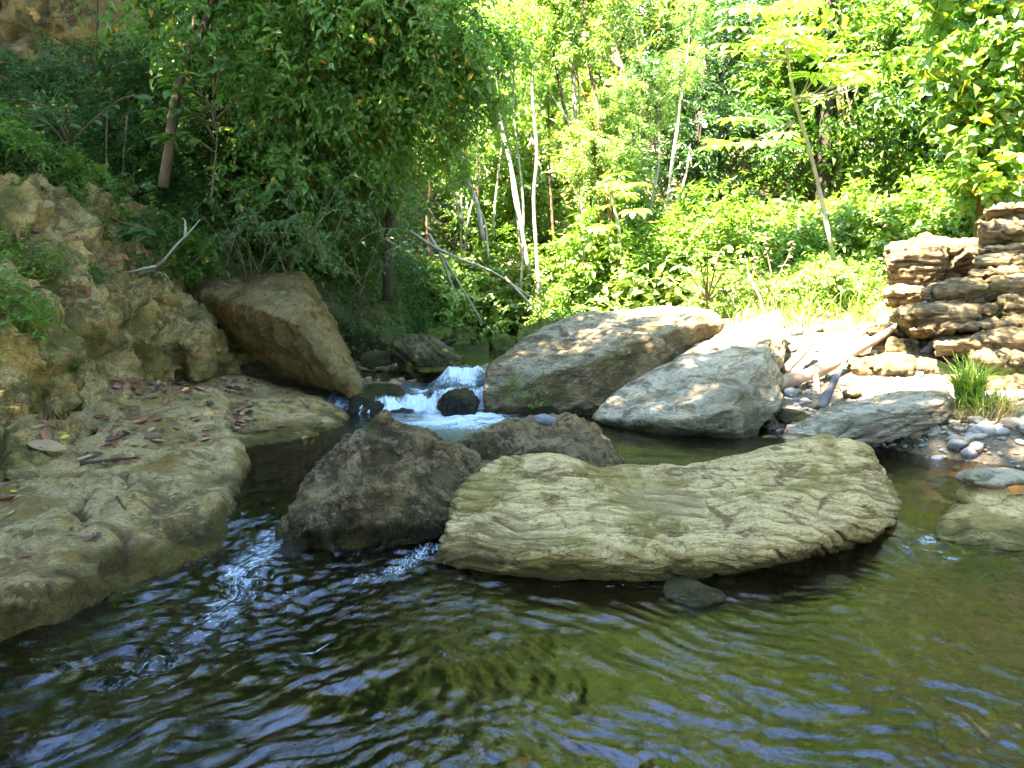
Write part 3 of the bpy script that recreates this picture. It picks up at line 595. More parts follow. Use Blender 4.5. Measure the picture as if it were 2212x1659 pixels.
# outcrop on the right: stacked ochre blocks
OG = 'layered blocks of the right outcrop'
def beds(left, right, v0, v1, yf, n, seed, joints=2, depth=.9, dip=0.0, jit=.07):
    """a block made of n beds, each broken at joints into chunks that stand forward or back of their neighbours"""
    r_ = random.Random(seed); cuts = [0.0]
    for i in range(n): cuts.append(cuts[-1] + r_.choice((.45, .7, 1.0, 1.8)) * r_.uniform(.8, 1.2))
    cuts = [c_ / cuts[-1] for c_ in cuts]; out = []
    for i in range(n):
        ta, tb = cuts[i], cuts[i + 1]; va, vb = v0 + (v1 - v0) * ta, v0 + (v1 - v0) * tb; tm = (ta + tb) / 2
        ul = np.interp(tm, [p_[0] for p_ in left], [p_[1] for p_ in left]) + r_.uniform(-14, 18); ur = np.interp(tm, [p_[0] for p_ in right], [p_[1] for p_ in right]) + r_.uniform(-12, 8)
        k_ = max(0, joints + r_.choice((-1, 0, 0, 1)) - 1); xs = sorted([ul, ur] + [ul + (ur - ul) * (j + 1 + r_.uniform(-.3, .3)) / (k_ + 1) for j in range(k_)])
        for a_, b_ in zip(xs[:-1], xs[1:]):
            if b_ - a_ < 12: continue
            yy_ = np.interp(tm, [0, 1], yf) + r_.uniform(-jit, jit); h_ = vb - va; g_ = -r_.uniform(2, 12) if a_ > ul + 1 else 0
            da, db = dip * (a_ - ul), dip * (b_ - ul); o_ = r_.uniform(.12, .42)
            pts = [(a_ + g_, va + (o_ if a_ <= ul + 1 else .05) * h_ + da, yy_ + .10), (a_ + g_ + 3, va + .45 * h_ + da, yy_ + r_.uniform(-.02, .05)), (a_ + g_ + 8, vb - .02 * h_ + da, yy_ + .12),
                   (b_ - g_, va + r_.uniform(.02, .25) * h_ + db, yy_ + .10), (b_ - g_ - 2, va + .5 * h_ + db, yy_ + r_.uniform(-.02, .05)), (b_ - g_ - 6, vb + db, yy_ + .12),
                   ((a_ + b_) / 2, va + .05 * h_ + (da + db) / 2, yy_ + .12), ((a_ + b_) / 2 + r_.uniform(-.2, .2) * (b_ - a_), va + r_.uniform(.4, .7) * h_ + (da + db) / 2, yy_ - r_.uniform(.02, .09)), ((a_ + b_) / 2, vb + .05 * h_ + (da + db) / 2, yy_ + .06)]
            out.append(L(pts, depth, .98, 1.0, (), 1.0))
    return out
def disp_bed(p, k):
    s = p[:,2] + 0.08 * p[:,0] + 0.03 * fbm(p * 3, 3, 3); fr = s * 17 + .8 * perlin(p * np.array([2.5, 2.5, 5]), 5); fr = fr - np.floor(fr)
    f1, f2 = worley(p * np.array([2.1, 2.1, 3.2]) + .3 * fbm(p * 2, 3, 9)[:, None], 61); ck = sstep(.07, .0, f2 - f1)
    return k * (0.016 * np.sqrt(np.clip(4 * fr * (1 - fr), 0, 1)) - 0.05 * ck + .05 * fbm(p * 1.7, 3, 33) + 0.030 * fbm(p * 4, 4, 2) + 0.010 * fbm(p * 16, 3, 12) - 0.02 * sstep(.12, .4, perlin(p * 7, 31)))
def outc(lobes, label, vx=.017, sm=3, k=1.0): rock('outcrop_block', lobes, MT['layer'], vx, sm, disp_bed, k, label, 'rock', OG)
outc(beds([(0,1960),(.3,1905),(.7,1898),(1,1935)], [(0,2120),(1,2125)], 512, 655, (8.7, 8.2), 2, 5, 0, .8, -.03, .04), 'sunlit ochre block jutting left from the top of the right outcrop', .02, 5, 1.2)
outc(beds([(0,2150),(.3,2110),(1,2095)], [(0,2400),(1,2400)], 442, 610, (8.3, 7.7), 5, 8, 1, 1.0, -.10), 'dark stack of thin layers at the top right corner of the outcrop')
outc(beds([(0,2060),(.15,1980),(.45,1950),(.7,1985),(1,2050)], [(0,2400),(1,2400)], 602, 772, (7.7, 7.0), 4, 11, 2, 1.0, -.06), 'large cracked ochre block with wavy layers in the middle of the right outcrop')
outc(beds([(0,1905),(.5,1850),(1,1850)], [(0,1975),(.5,2025),(1,2020)], 702, 778, (8.0, 7.7), 2, 14, 1, .6, 0, .05), 'small sunlit ledge block under the left edge of the right outcrop')
outc(beds([(0,1850),(.5,1815),(1,1835)], [(0,2030),(.5,2080),(1,2070)], 766, 852, (7.4, 7.0), 2, 17, 0, .7, .02, .04), 'broad low sunlit slab at the foot of the right outcrop behind the grey slab', .018, 6)
outc(beds([(0,2110),(.5,2078),(1,2130)], [(0,2420),(1,2420)], 752, 905, (6.9, 6.2), 3, 20, 2, .9, .03), 'dull ochre block behind the grass tuft at the right edge')
# left cliff
rock('cliff', [
    L([(-500,330,5.2),(-500,1010,4.2),(0,372,6.3),(55,385,6.4),(120,435,6.5),(175,540,6.4),(235,640,6.3),(228,740,6.15),(216,870,6.15),(150,905,5.7),(90,960,5.1),(0,985,4.75),(0,800,4.9),(100,700,5.6),(0,560,5.5)], 2.0, .9, 1.0),
    L([(150,480,7.2),(215,468,7.6),(300,492,8.0),(350,520,8.2),(400,558,8.4),(418,620,8.2),(420,700,8.0),(400,800,7.7),(330,815,7.4),(225,835,6.8),(210,640,6.9),(300,620,7.2),(260,740,6.85)], 1.5, .9, 1.0),
    L([(385,700,7.7),(430,665,8.0),(480,730,7.75),(500,765,7.6),(497,790,7.55),(470,812,7.5),(390,815,7.4),(390,745,7.35),(450,720,7.5)], 0.8, .8, 1.0),
    L([(205,735,6.5),(225,715,6.55),(228,800,6.3),(222,850,6.2),(180,870,6.0),(190,740,6.3)], .5, .8, 1.0),
    L([(-300,960,4.0),(0,985,4.35),(60,975,4.5),(95,1000,4.45),(60,1040,4.25),(0,1050,4.1),(-300,1080,3.7)], .7, .9, 1.0)],
    MT['cliff'], 0.027, 4, disp_cliff, 1.0, 'mossy lumpy limestone cliff rising from the ledge at the left edge', 'cliff', keep='cliff')
rock('boulder', [
    L([(415,628,8.3),(470,608,8.4),(590,592,8.4),(640,600,8.3),(665,640,7.9),(690,700,7.7),(720,745,7.6),(778,825,7.4),(775,852,7.25),(700,845,7.7),(600,822,8.0),(505,745,8.15),(445,668,8.2),(560,670,7.3),(640,700,7.05),(690,780,7.1),(560,730,7.5)], 0.5, 0.8, 0.9),
    L([(600,600,8.5),(650,590,8.9),(700,680,8.7),(782,840,7.9),(760,830,7.5),(660,640,8.1)], 0.4, .9, .9)],
    MT['over'], 0.017, 7, disp_smooth, 1.15, 'brown overhanging boulder between the cliff and the waterfall with a dark hollow below', 'boulder', keep='over')
rock('rock_ledge', [
    L([(240,1290,3.04),(350,1225,3.35),(470,1175,3.62),(530,1090,4.2),(532,1050,4.45),(520,1015,4.55),(480,985,4.75),(420,960,5.1),(330,930,5.6),(225,1195,3.22),(330,1150,3.5),(450,1085,3.85),(500,1040,4.25),(-400,1180,3.3),(-400,1000,4.4),(200,870,6.2),(230,838,6.7),(465,835,7.0),(-400,860,6.4),(100,1185,3.25)], 0.08, 0.95, 0.9,
      [(-3,3,-.6),(-1.4,3.2,-.5),(-1.8,4.6,-.5),(-3,5,-.5)])],
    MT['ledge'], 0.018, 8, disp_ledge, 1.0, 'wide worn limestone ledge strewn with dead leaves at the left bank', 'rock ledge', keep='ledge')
rock('rock_ledge', [
    L([(470,988,5.45),(520,990,5.5),(600,983,5.65),(700,960,6.0),(755,938,6.3),(475,965,5.45),(560,962,5.6),(690,940,6.0),(740,905,6.6),(700,872,7.0),(620,838,7.35),(520,822,7.6),(430,812,7.7),(300,820,7.5),(400,900,6.2),(430,960,5.5),(560,860,7.0)], 0.4, 0.95, 0.9,
      [(-2.2,5.5,-.4),(-1.4,6.5,-.4),(-3,7.6,-.3)])],
    MT['ledge'], 0.018, 8, disp_ledge, 0.8, 'rounded pale limestone slab edged by a dark waterline in front of the overhanging boulder', 'rock ledge', keep='ledge2')
rock('rock_ledge', [
    L([(-400,1440,2.4),(0,1390,2.66),(95,1340,2.82),(218,1295,3.0),(238,1245,3.05),(215,1195,3.15),(120,1180,3.12),(0,1205,2.98),(-400,1250,2.7),(60,1260,2.75),(160,1260,2.92)], 0.35, .9, .8, [(-3,2.7,-.5),(-1.6,3,-.5)])],
    MT['ledge'], 0.014, 8, disp_ledge, 0.7, 'rounded ochre lobe of rock in the lower left corner above the rapids', 'rock ledge', keep='ledge3')
rock('boulder', [
    L([(842,742,8.9),(880,722,9.1),(930,725,9.1),(985,765,8.9),(1030,800,8.5),(1010,815,8.3),(960,828,8.2),(900,830,8.2),(850,780,8.6),(900,770,8.4)], 0.6)],
    MT['creek'], 0.016, 4, lambda p, k: disp_strata(p, k, (0.75, 0.1), 13, 0.04), 1.0, 'banded grey green boulder tilted above the waterfall', 'boulder', keep='creek')
rock('boulder', [
    L([(752,905,7.0),(765,860,7.2),(790,830,7.5),(850,835,7.5),(890,865,7.3),(900,905,6.95),(870,915,6.9),(800,912,6.9)], 0.5)],
    MT['wet'], 0.012, 6, disp_smooth, 0.7, 'dark wet rock with water sliding over it at the left of the falls', 'boulder')
rock('boulder', [
    L([(945,880,6.95),(955,850,7.05),(985,838,7.15),(1020,842,7.15),(1032,865,7.0),(1025,895,6.9),(960,900,6.85),(990,860,6.85)], 0.3)],
    MT['wet'], 0.010, 5, disp_pit, 0.7, 'black wet stone splitting the white waterfall in two', 'boulder')
rock('boulder', [L([(1010,828,7.9),(1020,808,8.0),(1055,806,8.0),(1065,828,7.9),(1040,838,7.8)], 0.2)],
    MT['wet'], 0.012, 5, disp_smooth, 0.5, 'small wet rock at the lip of the falls beside the grey boulder', 'boulder')
for pts, lab, mt in [
    ([(770,790,8.6),(780,765,8.8),(810,755,8.9),(840,765,8.8),(845,785,8.6),(800,800,8.5)], 'pale stone at the foot of the bank behind the overhanging boulder', 'creek'),
    ([(760,820,8.3),(780,800,8.4),(830,805,8.4),(850,825,8.2),(800,838,8.1)], 'low brown stone just upstream of the left cascade', 'creek'),
    ([(965,735,11.2),(975,710,11.5),(1000,698,11.6),(1030,712,11.4),(1036,745,11.1),(1010,768,10.9),(975,765,11.0)], 'round moss covered boulder in the gap above the banded boulder', 'mossy'),
    ([(1110,745,10.4),(1125,705,10.8),(1160,690,11.0),(1215,684,11.2),(1240,700,11.0),(1190,760,10.2),(1120,775,10.2)], 'broad moss covered boulder behind the biggest grey boulder', 'mossy'),
    ([(1050,760,10.1),(1060,730,10.4),(1090,718,10.5),(1118,730,10.4),(1130,775,9.9),(1070,790,9.8)], 'small mossy boulder beside the upstream driftwood stump', 'mossy'),
    ([(985,770,10.0),(1000,750,10.2),(1040,745,10.2),(1062,765,10.0),(1050,780,9.8),(1000,782,9.8)], 'grey stone under the upstream driftwood stump', 'creek'),
    ([(905,730,11.4),(915,708,11.6),(950,700,11.7),(975,715,11.5),(970,745,11.2),(915,750,11.2)], 'dark mossy boulder at the base of the steep earth bank', 'mossy'),
    ([(1690,735,9.5),(1705,708,9.8),(1750,690,10.0),(1800,690,10.0),(1822,715,9.8),(1810,745,9.4),(1720,755,9.3)], 'weathered sunlit boulder among grass behind the white block', 'white'),
    ([(1600,700,9.4),(1600,672,9.6),(1620,662,9.7),(1640,672,9.6),(1645,700,9.3)], 'small orange stone behind the sunlit end of the white block', 'layer'),
    ([(1670,890,6.6),(1678,862,6.8),(1710,850,6.9),(1745,865,6.8),(1755,890,6.5),(1720,905,6.4),(1680,900,6.4)], 'rounded grey stone wedged beside the white block', 'white'),
    ([(1700,905,6.1),(1712,888,6.2),(1740,885,6.2),(1755,905,6.0),(1740,922,5.9),(1708,920,5.95)], 'dark brown angular stone above the flat grey slab', 'wet'),
    ([(2025,1065,4.55),(2040,1040,4.7),(2075,1030,4.75),(2108,1040,4.7),(2112,1062,4.55),(2080,1072,4.5)], 'white half sunk stone left of the balanced stones', 'white'),
    ([(2098,1030,4.02),(2120,1018,4.08),(2180,1012,4.08),(2235,1020,4.05),(2230,1045,3.98),(2150,1052,3.92),(2105,1046,3.96)], 'long pale stone balanced on top of the small stack', 'white'),
    ([(2100,1070,3.98),(2120,1050,4.05),(2170,1046,4.06),(2185,1062,4.0),(2160,1092,3.88),(2110,1094,3.88)], 'tan stone in the middle of the small stack', 'front'),
    ([(2020,1165,3.62),(2040,1120,3.78),(2100,1090,3.9),(2212,1072,4.05),(2400,1080,4.05),(2400,1195,3.5),(2212,1192,3.53),(2100,1188,3.58)], 'low pale yellow rock under the balanced stones at the right edge', 'front'),
    ([(1435,1292,3.02),(1460,1268,3.08),(1510,1258,3.12),(1560,1280,3.06),(1575,1300,3.0),(1500,1318,2.94),(1500,1275,2.98)], 'small grey stone poking out of the water before the pale boulder', 'white'),
    ([(1775,1280,3.1),(1790,1252,3.2),(1830,1248,3.22),(1865,1270,3.15),(1850,1292,3.05)], 'brown stone awash at the right end of the pale boulder', 'over'),
    ([(1870,1200,3.6),(1890,1160,3.75),(1930,1150,3.85),(1970,1165,3.8),(1985,1200,3.65),(1930,1222,3.5)], 'submerged brown rock under the glassy chute at right', 'over'),
    ([(985,1090,3.85),(995,1050,4.0),(1030,1025,4.1),(1050,1050,4.0),(1000,1100,3.8)], 'narrow pinkish stone wedged between the pitted and the pale boulder', 'pitted'),
    ([(595,1195,3.52),(605,1178,3.58),(640,1180,3.55),(650,1200,3.46),(615,1210,3.44)], 'small wet stone at the toe of the pitted boulder', 'wet'),
    ([(0,1035,4.15),(20,1000,4.35),(50,985,4.45),(72,1005,4.35),(70,1040,4.15),(40,1055,4.05)], 'dark stone tucked under the foot of the cliff', 'over'),
    ([(1935,985,5.5),(1950,950,5.7),(1990,940,5.75),(2010,965,5.6),(2000,995,5.4),(1950,1000,5.35)], 'brown boulder in the shadow under the flat slab', 'over'),
    ([(1850,985,5.45),(1870,958,5.6),(1920,955,5.65),(1940,985,5.5),(1900,1000,5.35)], 'dark boulder supporting the flat slab', 'over'),
    ([(1630,965,5.75),(1650,940,5.95),(1690,935,6.0),(1712,955,5.8),(1690,972,5.65)], 'flat pale stone at the corner of the white block', 'white'),
    ]:
    big = abs(pts[0][0] - pts[3][0]) > 60
    rock('stone' if not big else 'boulder', [L(pts, 0.22 if pts[0][2] < 6 else 0.45, 0.8, 0.6)], MT[mt], 0.012 if pts[0][2] < 7 else 0.02, 6,
         disp_scaly if mt == 'front' and pts[0][1] > 1100 else (disp_cliff if mt == 'mossy' else disp_smooth), 0.4 if pts[0][2] < 6.9 else .5, lab, 'stone' if not big else 'boulder')
# ================================================================== VEGETATION
rng = np.random.default_rng(11)
def unit(a): return a / np.maximum(np.linalg.norm(a, axis=-1, keepdims=True), 1e-9)
def leaf_arrays(base, d, nrm, length, wr=0.42, fold=0.12, droop=0.18, simple=False):
    n = len(base); d = unit(d); b = unit(np.cross(d, nrm)); nn = np.cross(b, d); Ln = length[:, None]
    v0 = base; v1 = base + d * Ln * .42 + b * Ln * wr * .5 + nn * Ln * fold
    v2 = base + d * Ln * .42 - b * Ln * wr * .5 + nn * Ln * fold; v4 = base + d * Ln - nn * Ln * droop
    if simple:
        V = np.stack([v0, v1, v4, v2], 1).reshape(-1, 3); k = np.arange(n)[:, None] * 4
        return V, np.concatenate([k + [0, 1, 2], k + [0, 2, 3]], 0)
    v3 = base + d * Ln * .5
    V = np.stack([v0, v1, v2, v3, v4], 1).reshape(-1, 3); k = np.arange(n)[:, None] * 5
    return V, np.concatenate([k + [0, 3, 1], k + [0, 2, 3], k + [1, 3, 4], k + [3, 2, 4]], 0)
def spray_cloud(centres, outs, twigs, per, tl, ll, droop=0.25, up=0.6, spread=0.8, wr=0.42, seedr=None, simple=False):
    """twigs radiating from every clump centre with leaves set alternately along them"""
    r = seedr or rng; n = len(centres)
    C = np.repeat(centres, twigs, 0); O = np.repeat(outs, twigs, 0)
    D = unit(O * 0.7 + r.normal(0, spread, (n * twigs, 3)) + np.array([0, 0, .15])); TL = tl * r.uniform(.55, 1.2, n * twigs)
    k = np.tile(np.arange(per), n * twigs); C = np.repeat(C, per, 0); Dr = np.repeat(D, per, 0); T = np.repeat(TL, per)
    s = (k + .6 + r.uniform(-.2, .2, len(k))) / per
    base = C + Dr * (T * s)[:, None]; base[:, 2] -= droop * T * s * s
    side = unit(np.cross(Dr, np.array([0, 0, 1.0]) + r.normal(0, .25, (len(k), 3)))) * np.where(k % 2 == 0, 1, -1)[:, None]
    ld_ = unit(Dr * .55 + side * .9 + r.normal(0, .28, (len(k), 3)) + np.array([0, 0, -droop]))
    nr = unit(np.array([0, 0, up]) + r.normal(0, .42, (len(k), 3)) + Dr * .15)
    ln = ll * r.uniform(.6, 1.2, len(k))
    return leaf_arrays(base, ld_, nr, ln, wr, simple=simple)
def crown_centres(rad, n, r, hollow=0.45, lump=0.5):
    p = unit(r.normal(0, 1, (n * 3, 3))); rr = r.uniform(hollow, 1, n * 3) ** 0.6
    f = 1 + lump * perlin(p * 1.7 + r.uniform(0, 50), 3) * 1.8
    keep = perlin(p * 2.4 + r.uniform(0, 50), 5) > -0.22
    p = p[keep][:n]; rr = rr[keep][:n]; f = f[keep][:n]
    return p * rr[:, None] * f[:, None] * np.array(rad), p
def make_tree(name, mat, bark, rad, h, clumps, twigs, per, tl, ll, seed, droop=.3, wr=.42, trunk_r=.07, simple=False, lump=.5):
    """prototype: an Empty at the foot > trunk (with limbs), crown"""
    r = np.random.default_rng(seed); cs, os_ = crown_centres(rad, clumps, r, lump=lump); top = np.array([0, 0, h]); cs = cs + top
    V, F = spray_cloud(cs, os_, twigs, per, tl, ll, droop, seedr=r, wr=wr, simple=simple)
    crown = mesh_np(name + '_crown', V, F, mat, False)
    a = Acc(); random.seed(seed)
    lean = [Vector((0, 0, -.3)), Vector((random.uniform(-.2, .2), random.uniform(-.2, .2), h * .45)), Vector((0, 0, h)), Vector((0.05, 0, h + rad[2] * .6))]
    tp = curve_pts(lean, 12); a.tube(tp, [trunk_r * (1 - .75 * i / (len(tp) - 1)) for i in range(len(tp))], 7, .08)
    for i in range(12):
        c = Vector(cs[int(r.integers(len(cs)))]); s = tp[int(len(tp) * random.uniform(.45, .9))]
        mid = s.lerp(c, .5) + Vector((0, 0, -.12 * (c - s).length)); q = curve_pts([s, mid, c], 8)
        a.tube(q, [trunk_r * .35 * (1 - .8 * j / (len(q) - 1)) for j in range(len(q))], 5)
    return dict(trunk=a.mesh(name + '_trunk', bark), crown=crown)
def place_tree(pr, name, loc, s=1.0, rz=0.0, label=None, cat='tree', group=None, tilt=(0, 0), sz=1.0):
    if label and '@' in label: label = label.replace('@', where(Vector(loc) + Vector((0, 0, {'bush': .4}.get(name, 2.2) * s))))
    e = empty(name, loc); e.rotation_euler = (tilt[0], tilt[1], rz); e.scale = (s, s, s * sz); tag(e, label, cat, group)
    link('trunk', pr['trunk'], parent=e); link('crown', pr['crown'], parent=e); return e

PR = {}
PR['sun_a'] = make_tree('sunny_a', MT['lf_sun'], MT['bark_pale'], (1.5, 1.5, 1.7), 2.2, 230, 5, 7, .42, .15, 1)
PR['sun_b'] = make_tree('sunny_b', MT['lf_sun'], MT['bark_pale'], (1.8, 1.7, 1.3), 2.0, 200, 4, 8, .5, .19, 2, wr=.5)
PR['mid_a'] = make_tree('mid_a', MT['lf_mid'], MT['bark_brown'], (1.7, 1.7, 1.9), 2.6, 260, 5, 7, .42, .14, 3)
PR['mid_b'] = make_tree('mid_b', MT['lf_mid'], MT['bark_brown'], (1.4, 1.4, 2.2), 2.8, 240, 5, 7, .45, .16, 4, droop=.45)
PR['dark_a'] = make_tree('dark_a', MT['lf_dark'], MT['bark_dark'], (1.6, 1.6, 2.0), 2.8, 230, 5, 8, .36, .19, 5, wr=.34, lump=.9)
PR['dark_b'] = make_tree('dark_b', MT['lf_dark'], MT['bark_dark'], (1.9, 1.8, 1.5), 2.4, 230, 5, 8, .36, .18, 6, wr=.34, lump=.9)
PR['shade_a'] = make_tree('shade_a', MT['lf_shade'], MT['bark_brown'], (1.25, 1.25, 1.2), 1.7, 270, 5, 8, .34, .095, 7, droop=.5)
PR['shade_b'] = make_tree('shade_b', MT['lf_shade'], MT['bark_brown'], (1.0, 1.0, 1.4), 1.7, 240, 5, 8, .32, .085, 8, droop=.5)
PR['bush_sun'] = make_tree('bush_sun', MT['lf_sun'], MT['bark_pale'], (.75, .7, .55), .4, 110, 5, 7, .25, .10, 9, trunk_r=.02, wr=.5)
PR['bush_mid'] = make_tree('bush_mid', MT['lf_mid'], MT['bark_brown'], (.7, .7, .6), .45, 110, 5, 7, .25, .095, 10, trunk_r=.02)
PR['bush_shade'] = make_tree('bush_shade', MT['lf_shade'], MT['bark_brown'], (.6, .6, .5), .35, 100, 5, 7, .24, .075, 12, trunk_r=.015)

PR['near_a'] = make_tree('near_a', MT['lf_near'], MT['bark_brown'], (1.25, 1.2, 1.1), 1.7, 105, 5, 8, .40, .125, 17, droop=.55, wr=.5, lump=.8)
PR['near_b'] = make_tree('near_b', MT['lf_near'], MT['bark_brown'], (1.15, 1.15, 1.25), 1.7, 100, 5, 8, .42, .135, 18, droop=.6, wr=.46, lump=.9)
# steep earth bank behind the cliff, left of the gap
def disp_bank(p, k): return 0.18 * fbm(p * 1.1, 4, 2) + 0.05 * fbm(p * 5, 3, 6)
m = M_('earth_bank'); pos = m.pos(); nA = m.noise(pos, 2.2, 6, .65); nB = m.noise(pos, 14, 5, .65)
c = m.mix(m.mapr(nA, .35, .65), (0.085,0.06,0.032), (0.05,0.06,0.022)); c = m.mix(m.mapr(nB, .5, .7, 0, .6), c, (0.12,0.085,0.045))
MT['bank'] = m.done(m.princ(c, .9, m.bump(nB, .9, .05), .2).outputs[0])
rock('earth_bank', [
    L([(-900,420,8.0),(0,420,8.2),(200,500,8.6),(400,600,9.0),(600,620,9.3),(780,700,9.8),(850,760,10.3),(905,765,12.6),(912,640,13.2),(900,560,13.6),(800,520,13.8),(600,480,12.8),(400,430,12.2),(0,300,11.5),(-900,200,11)], 2.5, 1, 1.0,
      [(-12,8,-.5),(-2.2,10.4,-.3),(-1.6,12.7,-.3),(-1.6,15,-.3)])], MT['bank'], 0.07, 6, disp_bank, 1, kind='structure', keep='bank')
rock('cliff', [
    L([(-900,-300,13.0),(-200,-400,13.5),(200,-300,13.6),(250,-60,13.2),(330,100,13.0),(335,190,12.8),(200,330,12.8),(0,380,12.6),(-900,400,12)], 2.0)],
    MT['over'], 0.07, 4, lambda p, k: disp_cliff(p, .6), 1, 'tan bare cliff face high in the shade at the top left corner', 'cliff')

KEYS_L = ['bank', 'ground']
def bank_z(x, y, keys=('bank', 'ground')):
    h = drop(x, y, keys, 30.0); return h[0].z if h else 0.0

# --- forest wall on the slope behind
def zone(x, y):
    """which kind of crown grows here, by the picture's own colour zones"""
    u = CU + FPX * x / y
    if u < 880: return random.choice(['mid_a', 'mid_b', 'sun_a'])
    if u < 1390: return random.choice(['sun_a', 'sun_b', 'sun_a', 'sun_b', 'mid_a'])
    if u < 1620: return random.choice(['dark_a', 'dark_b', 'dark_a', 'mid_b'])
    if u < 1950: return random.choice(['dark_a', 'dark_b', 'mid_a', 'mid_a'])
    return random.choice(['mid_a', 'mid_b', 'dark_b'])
LAB = {'sun_a': 'yellow green leafy tree @', 'sun_b': 'broad leaved bright green tree @',
       'mid_a': 'mid green bushy tree @', 'mid_b': 'tall drooping green tree @',
       'dark_a': 'dark green glossy leaved tree @', 'dark_b': 'spreading dark glossy tree @'}
random.seed(21)
y = 15.6
while y < 38:
    half = 0.75 * y + 3.5
    x = -half + random.uniform(0, 1.5)
    while x < half:
        xx_, yy_ = x + random.uniform(-.5, .5), y + random.uniform(-.6, .6)
        u = CU + FPX * xx_ / yy_
        if not (u < 600 and y < 17):
            z = float(ground_h(np.array([xx_]), np.array([yy_]))[0]); kz = zone(xx_, yy_)
            s = random.uniform(.8, 1.25) * (1 + .012 * (yy_ - 14))
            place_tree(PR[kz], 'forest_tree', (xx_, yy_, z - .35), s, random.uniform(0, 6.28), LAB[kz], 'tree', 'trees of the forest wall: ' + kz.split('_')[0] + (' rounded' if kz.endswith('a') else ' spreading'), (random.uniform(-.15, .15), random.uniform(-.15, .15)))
        x += random.uniform(1.9, 2.7) * (1 + .012 * (y - 14))
    y += 2.1 * (1 + .02 * (y - 14))
# --- low bushes along the foot of the wall
BL = {'bush_sun': 'low yellow green bush @', 'bush_mid': 'low mid green bush @'}
for i in range(110):
    u = random.uniform(880, 2250); yy_ = random.uniform(10.6, 14.5)
    if 1020 < u < 1700 and yy_ < 11.4: yy_ += 1.2
    if 1640 < u < 1900 and yy_ < 12: continue
    xx_ = (u - CU) / FPX * yy_; z = drop(xx_, yy_, ['ground'], 30)[0].z
    if z < 0.3: continue
    kz = random.choice(['bush_sun', 'bush_sun', 'bush_mid']) if u < 1950 else random.choice(['bush_mid', 'bush_sun'])
    place_tree(PR[kz], 'bush', (xx_, yy_, z - .05), random.uniform(.7, 1.5), random.uniform(0, 6.28), BL[kz], 'bush', 'bushes along the foot of the forest wall ' + kz.split('_')[1])
for i in range(64):
    u = random.uniform(1560, 2010); yy_ = random.uniform(9.9, 12.2)
    if u < 1720 and yy_ < 10.4: continue
    xx_ = (u - CU) / FPX * yy_; z = drop(xx_, yy_, ['ground'], 30)[0].z
    place_tree(PR[random.choice(['bush_sun', 'bush_mid'])], 'bush', (xx_, yy_, z - .12), random.uniform(.3, .75), random.uniform(0, 6.28), 'small weedy bush in the grass @', 'bush', 'weedy bushes in the sunlit grass')
# --- shaded trees on the left bank, hanging over it
SL = {'near_a': 'broad leaved hanging crown @', 'near_b': 'loose drooping crown @', 'shade_a': 'small leaved shaded crown @', 'shade_b': 'narrow shaded crown @'}
left = [(-260,150,11,1.1),(500,40,11.5,1.2),(640,-40,9.2,.9),(660,130,9.4,.85),(790,20,8.8,.85),(820,180,9.2,.8),(700,270,9.6,.85),(600,330,11.0,1.0),(560,210,11.3,1.0),
        (915,50,8.6,.75),(920,215,9.2,.65),(735,380,10.0,.5),(985,130,9.0,.5),(880,-90,8.4,.8),(380,300,11.2,1.0),(250,300,11.4,.95),(420,150,11.9,.9),(60,300,11.0,.7),
        (480,420,10.4,.85),(620,440,10.4,.8),(740,480,10.8,.8),(330,420,10.3,.7),(720,-150,8.8,1.0),(450,-150,11.0,1.2),(-60,330,9.6,.55)]
for i, (u, v, yy_, s) in enumerate(left):
    q = P(u, v, yy_); k = 'shade_a' if i % 2 else 'shade_b'; hh = 1.7 * s
    if u > 430 and v < 340: k = 'near_a' if i % 2 else 'near_b'
    e = place_tree(PR[k], 'bank_tree', (q.x, q.y, q.z - hh), s, random.uniform(0, 6.28), SL[k], 'tree', 'trees of the left bank ' + k.replace('_', ' '))
    bz = bank_z(q.x, q.y) - .1
    if q.z - hh - bz > .3 or (u > 600 and yy_ < 10.3):         # the trunk goes on down to the bank
        a = Acc(); near = u > 600 and yy_ < 10.3
        f = Vector((q.x + random.uniform(-.5, 0), q.y + .4, bz)) - Vector((q.x, q.y, q.z - hh)); f = f / s
        pts = curve_pts([f, f * .5 + Vector((.12, 0, 0)), Vector((0, 0, .1))], 8)
        if near: pts = curve_pts([Vector((-2.6, .9, 2.2 + .2 * s)), Vector((-1.2, .5, 1.9)), Vector((-.2, 0, 1.2))], 8)   # a bough reaching out from the bank
        a.tube(pts, [(.022 if near else .05) - .001 * j for j in range(len(pts))], 7, .06)
        o = link('bough' if near else 'lower_trunk', a.mesh('lower_trunk', MT['bark_brown']), parent=e); o.rotation_euler = (0, 0, -e.rotation_euler.z)
        if near: [bpy.data.objects.remove(ch) for ch in list(e.children) if ch.name.startswith('trunk')]
for i in range(64):
    u = random.uniform(-60, 890); t = (u + 60) / 950
    v0 = np.interp(u, [-60, 100, 300, 500, 640, 760, 900], [330, 400, 480, 570, 590, 690, 740]); v = v0 - random.uniform(-15, 170)
    yy_ = np.interp(u, [-60, 400, 900], [8.6, 9.2, 12.0]) + (v0 - v) * .009
    q = P(u, v, yy_)
    place_tree(PR['bush_shade'], 'bush', (q.x, q.y, q.z - .3), random.uniform(.6, 1.1), random.uniform(0, 6.28), 'small shaded bush @', 'bush', 'shaded bushes on the left bank', (random.uniform(-.3, .3), random.uniform(-.3, .3)))
